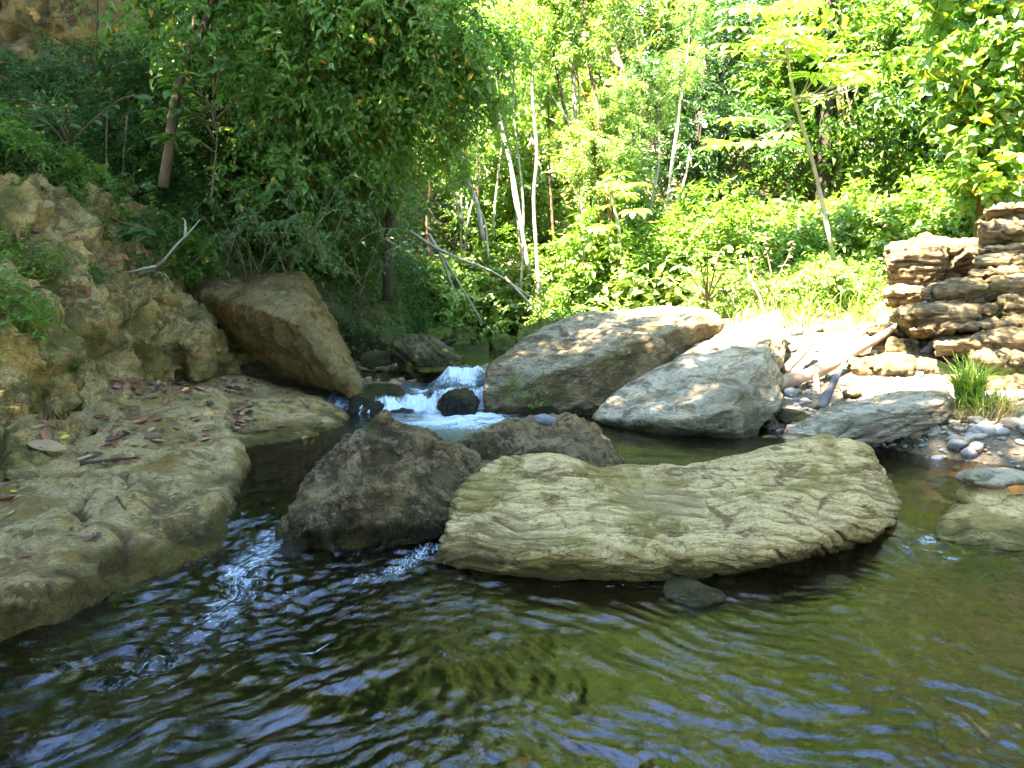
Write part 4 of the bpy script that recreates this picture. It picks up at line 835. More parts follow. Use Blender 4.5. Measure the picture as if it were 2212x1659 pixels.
# --- tall trees out of the picture on the left and behind, whose shade covers the pool
PR['tall'] = make_tree('tall', MT['lf_mid'], MT['bark_brown'], (3.4, 3.4, 2.6), 9.0, 520, 6, 8, .7, .21, 31, trunk_r=.22)
for (x_, y_, s, rz) in [(-3.5,.2,1.0,.3),(-2.0,-1.6,.95,3.3),(-9.3,10.6,1.2,1.1),(-11.5,9.0,1.2,2.5),(-6.3,1.3,.85,5.5),(-3.0,-3.6,1.05,2.8),(-7.4,2.2,1.1,4.1),(-7.6,6.4,.9,5.0),(-7.5,-3,1.1,.9),(1.4,-5.2,.9,4.4),(-2.4,-7.6,1.0,2.2)]:
    place_tree(PR['tall'], 'tall_tree', (x_, y_, 0.4), s, rz, 'tall broad tree on the left bank shading the pool, out of view', 'tree', 'tall trees shading the pool')

#e = slim('outcrop_shade_tree', [(2700,560,6.4),(2640,300,6.3),(2500,50,6.2),(2330,-120,6.2)], .12, .06, MT['bark_brown'], 'unseen tree added to shade the right outcrop, leaning in from outside the picture', 'mid_a', .62) if False else None
e = empty('tall_tree', (-6.8, 6.4, .5)); tag(e, 'unseen tall tree leaning out from the left bank, added to shade the grey boulder', 'tree')  # out of frame; added so its crown shades the grey boulder
a = Acc(); q = curve_pts([(0, 0, 0), (.3, -.1, 3.0), (1.6, -.6, 5.2), (3.1, -1.2, 6.6)], 16); a.tube(q, [.16 * (1 - .6 * i / (len(q) - 1)) for i in range(len(q))], 8, .06)
link('trunk', a.mesh('trunk', MT['bark_brown']), parent=e); c = link('crown', PR['tall']['crown'], parent=e); c.scale = (.63, .63, .63); c.location = (3.1, -1.2, 6.6 - 5.67)
# the valley goes on behind the viewer and to the right: more forest, out of view
random.seed(61)
for i in range(46):
    if i < 20: x_, y_ = 8.5 + random.uniform(0, 5) , -9 + i * .95
    elif i < 34: x_, y_ = -10 + (i - 20) * 1.5, -10 - random.uniform(0, 4)
    else: x_, y_ = -12 - random.uniform(0, 3), -8 + (i - 34) * 1.7
    place_tree(PR[random.choice(['tall', 'mid_a', 'mid_b'])], 'valley_tree', (x_, y_, .6), random.uniform(.9, 1.2) , random.uniform(0, 6.28), 'forest tree behind or beside the viewer, out of view', 'tree', 'valley trees around the viewer')
# --- slender pale trunks traced against the bright wall
def slim(name, ctrl, r0, r1, bark, label, crown=None, cs=1.0, group=None, forks=()):
    p = [P(*c) for c in ctrl]; base = p[0].copy()
    e = empty(name, base); tag(e, label, 'tree', group)
    q = curve_pts([x_ - base for x_ in p], 20); a = Acc(); a.tube(q, [r0 + (r1 - r0) * i / (len(q) - 1) for i in range(len(q))], 8, .05)
    link('trunk', a.mesh('trunk', bark), parent=e)
    for fk in forks:
        f = curve_pts([P(*c) - base for c in fk], 8); a = Acc(); a.tube(f, [r1 * .8 * (1 - .6 * i / (len(f) - 1)) for i in range(len(f))], 6, .05)
        link('branch', a.mesh('branch', bark), parent=e)
    if crown:
        c = link('crown', PR[crown]['crown'], parent=e); t = q[-1]; hh = {'sun_a': 2.2, 'sun_b': 2.0, 'mid_a': 2.6, 'shade_a': 1.7}[crown] * cs
        c.location = (t.x, t.y, t.z - hh); c.scale = (cs, cs, cs)
    return e
slim('slender_tree', [(1143,585,12.5),(1128,500,12.5),(1108,380,12.7),(1085,280,12.8),(1060,170,12.9),(1045,60,13.1)], .038, .022, MT['bark_pale'], 'leaning pale double trunked slender tree left of the gap centre', 'sun_b', .35, None, [[(1135,520,12.5),(1112,440,12.6),(1100,350,12.7)]])
slim('slender_tree', [(1165,640,12.5),(1160,560,12.6),(1153,430,12.7),(1160,330,12.7),(1150,200,12.8),(1155,60,12.9)], .034, .022, MT['bark_pale'], 'thin upright grey tree just right of the leaning pale one', 'sun_a', .35)
slim('slender_tree', [(1262,560,12.5),(1262,480,12.5),(1248,330,12.6),(1240,200,12.7),(1233,60,12.8),(1230,-60,12.9)], .048, .03, MT['bark_pale'], 'tallest white barked slender tree, nearly upright in the sunlit gap', 'sun_b', .4, None, [[(1246,300,12.6),(1215,240,12.6),(1190,205,12.6)],[(1250,380,12.6),(1215,370,12.5),(1180,372,12.5)]])
slim('slender_tree', [(1335,690,11.9),(1328,600,11.9),(1320,480,12.0),(1305,380,12.1),(1292,240,12.2),(1270,120,12.3),(1262,0,12.4)], .045, .028, MT['bark_brown'], 'thin brown tree rising behind the top of the biggest grey boulder', 'sun_a', .55, None, [[(1300,340,12.1),(1260,200,12.2),(1225,130,12.2)]])
slim('slender_tree', [(1300,620,12.1),(1298,520,12.1),(1292,420,12.2),(1290,330,12.2)], .035, .02, MT['bark_brown'], 'short thin brown stem beside the brown tree', 'sun_a', .4)
slim('slender_tree', [(1045,520,12.6),(1030,440,12.6),(1010,390,12.7),(985,330,12.7)], .045, .025, MT['bark_pale'], 'leaning pale sapling left of the double trunked tree', 'sun_a', .28, None, [[(1055,560,12.5),(1048,480,12.6),(1030,440,12.6)]])
slim('slender_tree', [(1000,480,12.7),(975,400,12.7),(955,330,12.8),(950,250,12.9)], .04, .022, MT['bark_pale'], 'leftmost pale sapling leaning left in the gap', 'sun_a', .28)
slim('slender_tree', [(1425,630,12.2),(1395,560,12.3),(1360,500,12.4),(1335,430,12.5),(1325,350,12.5)], .03, .016, MT['bark_pale'], 'thin pale sapling leaning left before the dark trees', 'sun_a', .4)
slim('forest_tree', [(1775,560,15),(1778,420,15),(1785,250,15.2),(1792,80,15.5),(1790,-100,15.8)], .14, .10, MT['bark_dark'], 'thick dark trunk standing in the deep shade of the right forest', None)
slim('forest_tree', [(1500,450,15.5),(1512,250,15.6),(1518,80,15.8),(1510,-80,16)], .10, .07, MT['bark_dark'], 'dark trunk glimpsed among the glossy trees', None)
slim('forest_tree', [(1360,200,16),(1335,130,16.2),(1315,60,16.4),(1300,-40,16.6)], .08, .05, MT['bark_brown'], 'forked brown tree high in the sunlit gap', None, 1, None, [[(1340,150,16.1),(1310,110,16.2),(1290,70,16.3)]])
slim('forest_tree', [(2010,120,14.5),(2018,40,14.6),(2005,-60,14.8)], .09, .06, MT['bark_brown'], 'brown trunk high at the right top behind the vine clad tree', None)
slim('bank_tree', [(838,650,10.2),(838,560,10.2),(842,480,10.4),(838,420,10.6),(830,300,11)], .075, .05, MT['bark_dark'], 'short dark trunk standing on the left bank by the gap', 'shade_a', .5)
slim('bank_tree', [(352,405,8.9),(365,320,9.0),(378,220,9.2),(405,120,9.4),(440,60,9.6),(475,-30,9.8),(520,-120,10)], .06, .04, MT['bark_brown'], 'leaning brown tree with a bent trunk on the left bank', 'shade_a', .9, None, [[(405,120,9.4),(430,-20,9.6),(440,-120,9.8)]])
slim('bank_tree', [(625,420,9.6),(640,340,9.7),(655,250,9.9),(665,120,10.1)], .02, .012, MT['bark_brown'], 'thin rusty sapling stem on the left bank', 'shade_a', .35)

random.seed(90)
for i in range(20):
    u0 = random.uniform(925, 1480); v0_ = random.uniform(520, 660); y0 = random.uniform(12.2, 14.5); ln = random.uniform(-110, 60); h_ = random.uniform(220, 620)
    c_ = [(u0, v0_, y0), (u0 + ln * .3 + random.uniform(-12, 12), v0_ - h_ * .35, y0), (u0 + ln * .7 + random.uniform(-12, 12), v0_ - h_ * .7, y0 + .1), (u0 + ln, v0_ - h_, y0 + .2)]
    slim('sapling', c_, random.uniform(.018, .034), .012, MT['bark_pale'] if i % 3 else MT['bark_brown'], ('thin pale' if i % 3 else 'thin brown') + ' sapling stem ' + where(P(c_[1][0], c_[1][1], y0)), 'sun_a' if i % 2 else None, .22, 'thin saplings in the sunlit gap')
for i in range(16):
    u = random.uniform(-40, 420); v = np.interp(u, [-40, 60, 150, 230, 420], [350, 362, 425, 450, 560]) - random.uniform(-8, 50); yy_ = np.interp(u, [-40, 420], [6.5, 8.4]); q = P(u, v, yy_)
    place_tree(PR['bush_mid' if i % 2 else 'bush_shade'], 'bush', (q.x, q.y, q.z - .3), random.uniform(.35, .6), random.uniform(0, 6.28), 'small leafy bush on the cliff crest, @', 'bush', 'bushes along the crest of the left cliff')
# --- plants with leaves large enough to see one by one
def leaf_obj(kind, Ls, seed=0):
    """a single large leaf lying along +X from its stalk"""
    r = np.random.default_rng(seed)
    if kind == 'palmate':           # nine finger-like lobes
        V = [(0, 0, 0)]; F = []
        for k in range(9):
            a = R(-140 + 35 * k); l = Ls * (1 - .3 * abs(k - 4) / 4) ; w = R(14)
            i = len(V)
            V += [(math.cos(a - w) * l * .55, math.sin(a - w) * l * .55, .03 * l), (math.cos(a) * l, math.sin(a) * l, -.18 * l), (math.cos(a + w) * l * .55, math.sin(a + w) * l * .55, .03 * l),
                  (math.cos(a - w * .7) * l * .85, math.sin(a - w * .7) * l * .85, -.04 * l), (math.cos(a + w * .7) * l * .85, math.sin(a + w * .7) * l * .85, -.04 * l)]
            F += [(0, i, i + 2), (i, i + 3, i + 4), (i, i + 4, i + 2), (i + 3, i + 1, i + 4)]
        return mesh_np('palmate_leaf', V, F, None, False)
    if kind == 'oval':
        xs = [0, .12, .35, .6, .85, 1.0]; ws = [.0, .16, .27, .24, .11, 0]
        V = []; F = []
        for x_, w in zip(xs, ws):
            zc = -.22 * x_ * x_; V += [(x_ * Ls, w * Ls, (zc + .06 * (w > 0)) * Ls), (x_ * Ls, 0, zc * Ls), (x_ * Ls, -w * Ls, (zc + .06 * (w > 0)) * Ls)]
        for i in range(5):
            for s in (0, 1):
                a = i * 3 + s; F += [(a, a + 1, a + 4), (a, a + 4, a + 3)]
        return mesh_np('oval_leaf', V, F, None, False)
def leafy_plant(name, label, cat, stems, leaf_me, leafmat, bark, leaves, petiole=0.0, group=None, pr=.006, stem_r=(.03, .015)):
    """stems: picture polylines; leaves: (attach point, tip direction, scale)"""
    base = P(*stems[0][0]); e = empty(name, base); tag(e, label, cat, group)
    for s in stems:
        q = curve_pts([P(*c) - base for c in s], 14); a = Acc(); a.tube(q, [stem_r[0] + (stem_r[1] - stem_r[0]) * i / (len(q) - 1) for i in range(len(q))], 7, .05)
        link('stem', a.mesh('stem', bark), parent=e)
    if leaf_me.materials: pass
    else: leaf_me.materials.append(leafmat)
    for at, d, sc in leaves:
        at = Vector(at) - base; d = Vector(d); o = link('leaf', leaf_me, parent=e); o.location = at; o.scale = (sc, sc, sc)
        zax = (Vector((0, 0, 1)) + Vector((random.uniform(-.25, .25), random.uniform(-.45, .05), 0))).normalized(); xax = (d - zax * d.dot(zax)).normalized(); yax = zax.cross(xax)
        o.rotation_euler = Matrix((xax, yax, zax)).transposed().to_euler()
    return e
pal = leaf_obj('palmate', .36)
random.seed(5)
def cec(stem, tufts, label, sc=1.0, yy_=10.5):
    lv = []; stems = [stem]
    for (au, av, cu, cv, n, spread) in tufts:
        for k in range(n):
            tu, tv = cu + random.uniform(-spread, spread), cv + random.uniform(-spread * .5, spread * .5); ty = yy_ + random.uniform(-.7, .5)
            a0, a1 = P(au, av, yy_), P(tu, tv, ty); lv.append((a1, (a1 - a0) + Vector((0, 0, -.1)), sc * random.uniform(.75, 1.15)))
            if k < 4: stems.append([(au, av, yy_), ((au + tu) / 2, (av + tv) / 2 + 12, (yy_ + ty) / 2), (tu, tv, ty)])
    e = leafy_plant('palmate_tree', label, 'tree', [stem], pal, MT['lf_big'], MT['bark_pale'], lv, stem_r=(.032, .016))
    base = P(*stem[0])
    for s in stems[1:]:
        q = curve_pts([P(*c) - base for c in s], 8); a = Acc(); a.tube(q, [.012 - .0007 * i for i in range(len(q))], 5); link('leaf_stalk', a.mesh('leaf_stalk', MT['bark_pale']), parent=e)
    return e
cec([(1800,560,10.5),(1775,430,10.5),(1745,310,10.5),(1715,210,10.5),(1700,110,10.5),(1690,50,10.5)],
    [(1700,100,1690,45,9,90),(1705,130,1640,85,6,60),(1715,215,1800,130,10,80),(1715,260,1620,285,9,75),(1720,220,1850,160,4,50),(1700,100,1740,80,4,50)],
    'leaning slim tree with large bright palmate leaves in tiers before the dark forest')
cec([(1340,560,11.5),(1338,500,11.5),(1325,440,11.5),(1318,410,11.5)], [(1318,410,1320,420,8,70),(1318,410,1360,400,4,50)], 'palmate leaved sapling in the middle of the sunlit gap', .8, 11.5)
cec([(1260,640,12),(1262,560,12),(1258,510,12)], [(1258,510,1270,500,7,60)], 'low palmate leaved sapling behind the grey boulder', .75, 12)
cec([(2300,520,9.0),(2260,430,9.0),(2230,380,9.0)], [(2225,380,2200,390,4,40),(2225,360,2190,330,3,40),(2225,400,2210,440,3,40)], 'palmate leaves entering at the right edge beside the vine clad tree', .8, 9.0)
oval = leaf_obj('oval', .17)
def shrub(stems, n, label, sc, jitter=26, name='shrub', mat=MT['lf_shade'], me=oval, r=(.012, .004)):
    lv = []
    for s in stems[1:] if len(stems) > 1 else stems:
        q = curve_pts([P(*c) for c in s], 10)
        for k in range(n):
            t = random.uniform(.25, 1.0); i = min(int(t * (len(q) - 1)), len(q) - 2); a = q[i].lerp(q[i + 1], random.random()); d = (q[i + 1] - q[i]).normalized()
            side = Vector((random.uniform(-1, 1), random.uniform(-1, .3), random.uniform(-.9, .2)))
            lv.append((a, d * .5 + side, sc * random.uniform(.6, 1.1)))
    return leafy_plant(name, label, 'shrub', stems, me, mat, MT['bark_brown'], lv, stem_r=r)
shrub([[(455,430,8.3),(462,380,8.3),(468,290,8.3),(460,200,8.3)], [(463,300,8.3),(430,250,8.2),(360,235,8.1),(335,255,8.0)], [(465,280,8.3),(450,220,8.2),(400,190,8.1),(365,200,8.0)],
       [(460,210,8.3),(480,150,8.2),(520,135,8.1),(560,165,8.0)], [(460,200,8.3),(470,140,8.3),(500,115,8.2)], [(465,260,8.3),(520,210,8.2),(590,210,8.1),(640,240,8.0)], [(462,240,8.3),(400,160,8.2),(370,180,8.1)], [(467,330,8.3),(400,290,8.1),(345,300,8.0)]],
      20, 'leafy shrub with broad pale green leaves in front of the leaning bank tree', 1.15, mat=MT['lf_near'], me=leaf_obj('oval', .16))
oval2 = leaf_obj('oval', .12)
shrub([[(150,390,7.2),(145,330,7.2),(150,300,7.2)], [(150,320,7.2),(100,265,7.1),(30,245,7.0),(-20,250,6.9)], [(150,310,7.2),(110,240,7.1),(60,220,7.0),(20,215,7.0)], [(152,310,7.2),(200,260,7.1),(260,215,7.0),(300,205,7.0)],
       [(150,300,7.2),(140,250,7.1),(150,225,7.0)], [(148,350,7.2),(110,310,7.1),(60,300,7.0)]], 7, 'nearly bare twiggy shrub with a few drooping leaves at the far left', 1.0)
shrub([[(270,440,7.4),(285,420,7.4),(300,400,7.4)], [(285,430,7.4),(260,400,7.3),(235,410,7.2)], [(290,420,7.4),(310,395,7.3),(335,405,7.2)], [(290,420,7.4),(285,385,7.3),(275,375,7.3)]], 8, 'small leafy sprig on the crest of the left cliff', .8)
shrub([[(240,470,7.2),(270,485,7.1),(300,500,7.0)], [(245,475,7.2),(290,490,7.0),(335,510,6.9)], [(245,480,7.2),(270,500,7.0),(300,520,7.0)]], 9, 'low plant with long dark green leaves on top of the cliff', 1.1)
oval2.materials.append(MT['lf_shade'])
# arching bare twigs over the hollow
def twig_bundle(name, arcs, r0, mat, label, cat='fallen branch', leaves=0, group=None):
    base = P(*arcs[0][0]); e = empty(name, base); tag(e, label, cat, group); a = Acc(); LB, LD = [], []
    for s in arcs:
        q = curve_pts([P(*c) - base for c in s], 14); a.tube(q, [r0 * (1 - .75 * i / (len(q) - 1)) for i in range(len(q))], 5, .1)
        for k in range(leaves): 
            j = random.randrange(2, len(q)); LB.append(q[j]); LD.append((random.uniform(-1, 1), random.uniform(-1, .2), random.uniform(-.8, .3)))
    link('twigs', a.mesh('twigs', mat), parent=e)
    if LB:
        LB = np.array([tuple(v) for v in LB]); LD = np.array(LD); n = len(LB)
        V, F = leaf_arrays(LB, LD, unit(np.array([0, -.4, 1.]) + rng.normal(0, .3, (n, 3))), rng.uniform(.05, .1, n)); link('leaves', mesh_np('leaves', V, F, MT['lf_shade'], False), parent=e)
    return e
random.seed(77)
for b in range(7):
    cu, cv = [(640,520),(720,500),(560,540),(790,560),(680,440),(500,500),(840,470)][b]; arcs = []
    for k in range(6):
        du = random.uniform(60, 200) * random.choice([-1, 1]); arcs.append([(cu + random.uniform(-25, 25), cv + random.uniform(40, 90), 8.2 + b * .1), (cu + du * .45, cv - random.uniform(-10, 70), 7.8 + b * .1), (cu + du, cv + random.uniform(-60, 50), 7.5 + b * .1)])
    twig_bundle('bramble', arcs, .0042, MT['twig'], 'tangle of thin arching twigs ' + where(P(cu, cv, 8.5)), 'bramble', 22, 'brambles arching over the hollow on the left bank')
twig_bundle('fallen_branch', [[(300,598,6.9),(345,570,6.8),(380,530,6.8),(410,500,6.9),(432,474,7.0)], [(335,575,6.8),(290,585,6.7),(262,590,6.7)], [(400,512,6.9),(400,480,6.9),(392,470,6.9)]], .014, MT['bark_pale'], 'crooked pale bare branch standing against the top of the left cliff')
twig_bundle('fallen_branch', [[(885,500,11.2),(960,545,11.3),(1060,585,11.4),(1130,630,11.5),(1180,665,11.6)], [(1090,600,11.4),(1130,640,11.3),(1165,680,11.3)]], .028, MT['bark_pale'], 'long pale dead branch leaning down across the bright foot of the forest')
twig_bundle('fallen_branch', [[(925,505,11.6),(960,560,11.6),(1000,625,11.6),(1045,700,11.6)], [(950,545,11.6),(970,600,11.6),(985,640,11.6)]], .03, MT['bark_pale'], 'thin dead trunk leaning steeply left of the long pale dead branch')
hang = [((210,0,9.5),(208,80,9.5),(205,150,9.5)), ((583,-40,8),(582,40,8),(590,80,8)), ((232,240,8.8),(230,330,8.8),(232,400,8.8)), ((275,250,8.8),(268,330,8.8),(262,400,8.8))]
twig_bundle('hanging_vine', [list(h_) for h_ in hang], .011, MT['bark_brown'], 'thin bare vines hanging in the shade before the tan cliff', 'vine')
random.seed(12)
over = []
for k in range(7):
    u0 = random.uniform(850, 1050); over.append([(u0 - 120, -160, 9.2), (u0, -40 + random.uniform(-20, 30), 9.0), (u0 + random.uniform(50, 140), 90 + random.uniform(-60, 90), 8.8)])
twig_bundle('overhanging_branch', over, .012, MT['bark_brown'], 'leafy twigs hanging into the picture at the top left of the bright gap', 'branch', 55)

slim('outcrop_shade_tree', [(2900,640,6.4),(2800,300,6.3),(2600,-300,6.0),(2100,-680,5.8)], .12, .06, MT['bark_brown'], 'unseen tree added to shade the right outcrop, leaning in from outside the picture', 'mid_a', .66)  # unseen; added so its crown shades the right part of the outcrop
# --- vine clad tree at the right
e = slim('vine_clad_tree', [(2118,540,9.6),(2122,470,9.6),(2135,380,9.6),(2138,250,9.6),(2128,120,9.6),(2120,-60,9.7),(2115,-200,9.8)], .085, .07, MT['bark_brown'], 'tree wrapped in large glossy vine leaves behind the right outcrop', None)
base = P(2118, 540, 9.6); r = np.random.default_rng(3); n = 330
vv = r.uniform(-260, 430, n); uu = np.interp(vv, [-260, 0, 150, 300, 430], [2110, 2115, 2120, 2130, 2125]) + r.normal(0, 1, n) * np.interp(vv, [-260, 0, 200, 300, 430], [110, 95, 75, 38, 22])
cs = np.array([tuple(P(a_, b_, 9.6 + c_) - base) for a_, b_, c_ in zip(uu, vv, r.normal(-.12, .32, n))])
V, F = spray_cloud(cs, unit(r.normal(0, 1, (n, 3)) + np.array([0, -.6, 0])), 3, 5, .28, .17, .5, wr=.62, seedr=r); link('vine_leaves', mesh_np('vine_leaves', V, F, MT['lf_vine'], False), parent=e)

# --- grass
def blades(cx, cy, cz, n, rad, hgt, r, w=.008, curve=.5, segs=4):
    V = []; F = []
    a = r.uniform(0, 2 * math.pi, n); rr = rad * np.sqrt(r.uniform(0, 1, n)); bx, by = cx + rr * np.cos(a), cy + rr * np.sin(a)
    d = r.uniform(0, 2 * math.pi, n) ; l = hgt * r.uniform(.5, 1.2, n); lean = curve * r.uniform(.2, 1.2, n)
    for k in range(segs + 1):
        t = k / segs; s = lean * l * t ** 1.8; zc = l * t * (1 - .35 * lean * t); ww = w * (1 - t) + .0008
        px, py, pz = bx + np.cos(d) * s, by + np.sin(d) * s, cz + zc
        V.append(np.stack([px - np.sin(d) * ww, py + np.cos(d) * ww, pz], 1)); V.append(np.stack([px + np.sin(d) * ww, py - np.cos(d) * ww, pz], 1))
    V = np.stack(V, 1).reshape(-1, 3); m_ = 2 * (segs + 1); k0 = np.arange(n)[:, None] * m_
    F = np.concatenate([np.concatenate([k0 + [2*j, 2*j+1, 2*j+3], k0 + [2*j, 2*j+3, 2*j+2]], 0) for j in range(segs)], 0)
    return V, F
r = np.random.default_rng(4)
q = P(2085, 925, 5.75); gz = drop(q.x, q.y, ['ground'])[0].z
e = empty('grass_tuft', (q.x, q.y, gz)); tag(e, 'green tuft of long arching grass with dry blades beside the flat grey slab', 'grass tuft')
a = Acc(); a.add(*blades(0, 0, .16, 340, .09, .34, r, .006, 1.15)); a.add(*blades(.08, -.05, .05, 200, .18, .30, r, .006, 1.2)); link('green_blades', a.mesh('green_blades', MT['grass'], False), parent=e)
a = Acc(); a.add(*blades(.12, -.12, 0, 320, .25, .26, r, .004, 1.9)); a.add(*blades(.4, -.15, 0, 260, .35, .16, r, .004, 1.9)); link('dry_blades', a.mesh('dry_blades', MT['grass_dry'], False), parent=e)
a = Acc()
for i in range(110):
    u = r.uniform(1560, 2000); yy_ = r.uniform(9.2, 13.0); xx_ = (u - CU) / FPX * yy_; z = drop(xx_, yy_, ['ground'], 20)[0].z
    a.add(*blades(xx_, yy_, z - .02, 22, .16, r.uniform(.18, .5), r, .008, .7, 3))
for i in range(160):
    u = r.uniform(890, 1250); yy_ = r.uniform(11.5, 13.5); xx_ = (u - CU) / FPX * yy_; z = drop(xx_, yy_, ['ground'], 20)[0].z
    if z > .3: a.add(*blades(xx_, yy_, z - .02, 18, .16, r.uniform(.12, .3), r, .008, .7, 3))
tag(link('grass', a.mesh('grass', MT['grass'], False)), 'sunlit grass and low weeds at the foot of the forest behind the boulders', 'grass', kind='stuff')
a = Acc()
for i in range(70):
    u = r.uniform(1600, 2020); yy_ = r.uniform(8.6, 12.0); xx_ = (u - CU) / FPX * yy_; z = drop(xx_, yy_, ['ground'], 20)[0].z
    a.add(*blades(xx_, yy_, z - .02, 16, .12, r.uniform(.12, .4), r, .006, 1.0, 3))
tag(link('dry_grass', a.mesh('dry_grass', MT['grass_dry'], False)), 'dry straw coloured grass mixed into the sunlit weeds behind the boulders', 'grass', kind='stuff')
# undergrowth leaves covering the slope between the trees
N = 26000; uu = r.uniform(-200, 2500, N); yy_ = 10.8 + 14 * r.uniform(0, 1, N) ** 1.3; xx_ = (uu - CU) / FPX * yy_
zz_ = ground_h(xx_, yy_); k = (zz_ > .36) & ~((uu > 1560) & (yy_ < 11.2)) & ~((uu < 880) & (yy_ < 15)); xx_, yy_, zz_ = xx_[k], yy_[k], zz_[k]; n = len(xx_)
zz_ = zz_ + r.uniform(0, 1, n) ** 1.5 * (.5 + .5 * perlin(np.stack([xx_, yy_, zz_ * 0], 1) * .8, 3))
V, F = leaf_arrays(np.stack([xx_, yy_, zz_], 1), unit(r.normal(0, 1, (n, 3)) * [1, 1, .4]), unit(r.normal(0, .5, (n, 3)) + [0, -.3, 1]), r.uniform(.10, .24, n), .5)
tag(link('undergrowth', mesh_np('undergrowth', V, F, MT['lf_sun'], False)), 'bright leafy undergrowth carpeting the slope between the trees', 'undergrowth', kind='stuff')
# creepers and moss leaves over the earth bank
N = 9000; xx_ = r.uniform(-7, -1.4, N); yy_ = r.uniform(8.2, 14.5, N); pts = []; nr_ = []
for a_, b_ in zip(xx_, yy_):
    h_ = ROCKS['bank'].ray_cast(Vector((a_ + 3, b_ - 5, r.uniform(.2, 3.2))), Vector((-.5, 1, 0)).normalized())
    if h_[0] is not None: pts.append(h_[0]); nr_.append(h_[1])
pts = np.array([tuple(v) for v in pts]); nr_ = np.array([tuple(v) for v in nr_]); n = len(pts)
V, F = leaf_arrays(pts + nr_ * r.uniform(0, .12, (n, 1)), unit(r.normal(0, 1, (n, 3)) + [0, 0, -.6]), unit(nr_ + r.normal(0, .4, (n, 3)) + [0, 0, .4]), r.uniform(.05, .11, n), .45)
tag(link('creepers', mesh_np('creepers', V, F, MT['lf_shade'], False)), 'small creeping leaves covering the steep earth bank left of the gap', 'creepers', kind='stuff')
# ================================================================== SMALL THINGS
# dead leaves on the ledge ------------------------------------------------
def dead_leaf(seed, l=.10, w=.45, curl=.5):
    r = np.random.default_rng(seed); xs = np.linspace(0, 1, 7); V = []; F = []
    for i, x_ in enumerate(xs):
        hw = w * math.sin(math.pi * min(1, x_ * .93 + .05)) ** .8 * .5 * (1 if i < 6 else .05); lift = curl * .28 * (x_ - .4) ** 2
        for j, s_ in enumerate((-1, -.5, 0, .5, 1)):
            V.append((l * (x_ - .5), l * hw * s_ * (1 - .2 * curl), l * (lift + curl * .30 * hw * abs(s_) ** 1.6 + r.uniform(-.012, .012) + (.02 if j % 2 else 0))))
    for i in range(6):
        for j in range(4):
            a_ = i * 5 + j; F.append((a_, a_ + 1, a_ + 6, a_ + 5))
    return V, F
DL = {}
for mk in ('dead_red', 'dead_brown', 'dead_dark', 'dead_tan', 'dead_yellow'):
    for sd in range(3):
        V, F = dead_leaf(sd + 5, .10, (.6, .7, .85)[sd], (.5, 1.1, 1.5)[sd]); DL[mk, sd] = mesh_np('dead_leaf_shape', V, F, MT[mk], True)
LK = ['ledge', 'ledge2', 'ledge3', 'cliff', 'over', 'pitted', 'front', 'white', 'grey']
def put_leaf(u, v, mk, sd, s, label, group, zt=2.2, yaw=None):
    """lay a leaf where the line of sight through (u, v) meets rock"""
    o_ = Vector((0, 0, CAM_Z)); d = (P(u, v, 5.0) - o_).normalized(); best = None
    for kx in LK + ['ground']:
        h_ = ROCKS[kx].ray_cast(o_, d)
        if h_[0] is not None and (best is None or h_[3] < best[3]): best = h_
    if best is None or best[0].z < .03: return None
    n_ = best[1].lerp(Vector((0, 0, 1)), .35).normalized(); ob = link('dead_leaf', DL[mk, sd], best[0] + n_ * .006)
    q = n_.to_track_quat('Z', 'Y') @ Euler((random.uniform(-.2, .2), random.uniform(-.2, .2), yaw if yaw is not None else random.uniform(0, 6.28))).to_quaternion()
    ob.rotation_euler = q.to_euler(); ob.scale = (s, s * random.uniform(.8, 1.1), s); tag(ob, label, 'dead leaf', group); return ob
random.seed(3)
for u, v, mk, sd, s, lab in [
    (100,972,'dead_tan',1,2.3,'largest fallen leaf, tan and ribbed, under the foot of the cliff'), (140,945,'dead_yellow',0,.55,'small bright yellow leaf near the big ribbed tan leaf'),
    (255,990,'dead_brown',1,1.0,'curled brown leaf in the hollow of the ledge'), (245,955,'dead_dark',2,1.0,'dark crumpled leaf at the top of the ledge hollow'),
    (190,1165,'dead_red',0,.55,'rust leaf with a raised tip on the bare front part of the ledge'), (210,1162,'dead_dark',2,.7,'purple brown curled leaf near the front edge of the ledge'),
    (60,1205,'dead_red',1,.75,'crimson leaf in the crease above the lower left lobe'), (15,1085,'dead_red',2,1.1,'bright red curled leaf at the left edge of the ledge'),
    (28,1065,'dead_yellow',1,.5,'green yellow scrap of leaf beside the red leaf at the left edge'), (25,1110,'dead_tan',0,.5,'tan leaf below the red leaf at the left edge'),
    (270,1056,'dead_tan',1,.45,'small tan leaf alone in the middle of the ledge'), (172,1028,'dead_red',0,.8,'flat red leaf on the left middle of the ledge'),
    (630,890,'dead_red',2,.7,'dark red crumpled leaf on the pale rounded slab'), (675,955,'dead_yellow',0,.6,'yellow leaf at the water edge of the pale rounded slab'),
    (505,925,'dead_dark',0,.7,'dark thin leaf lying across the pale rounded slab'), (740,882,'dead_tan',2,.6,'tan curled leaf at the right end of the pale rounded slab'),
    (420,955,'dead_red',0,.9,'red leaf close to the crevice between the two ledges'), (940,1185,'dead_red',1,.5,'rust leaf at the left tip of the pale layered boulder')]:
    put_leaf(u, v, mk, sd, s, lab, None)
spots = []
for i in range(240):
    k = random.random()
    if k < .40: u = random.uniform(230, 560); v = random.uniform(818, 850) + (u - 230) * .0
    elif k < .62: u = random.uniform(60, 330); v = random.uniform(900, 1010)
    elif k < .80: u = random.gauss(505, 12) - 0; v = random.uniform(870, 930); u = 540 - (v - 870) * .7 + random.uniform(-14, 14)
    else: u = random.uniform(250, 700); v = random.uniform(850, 960)
    spots.append((u, v))
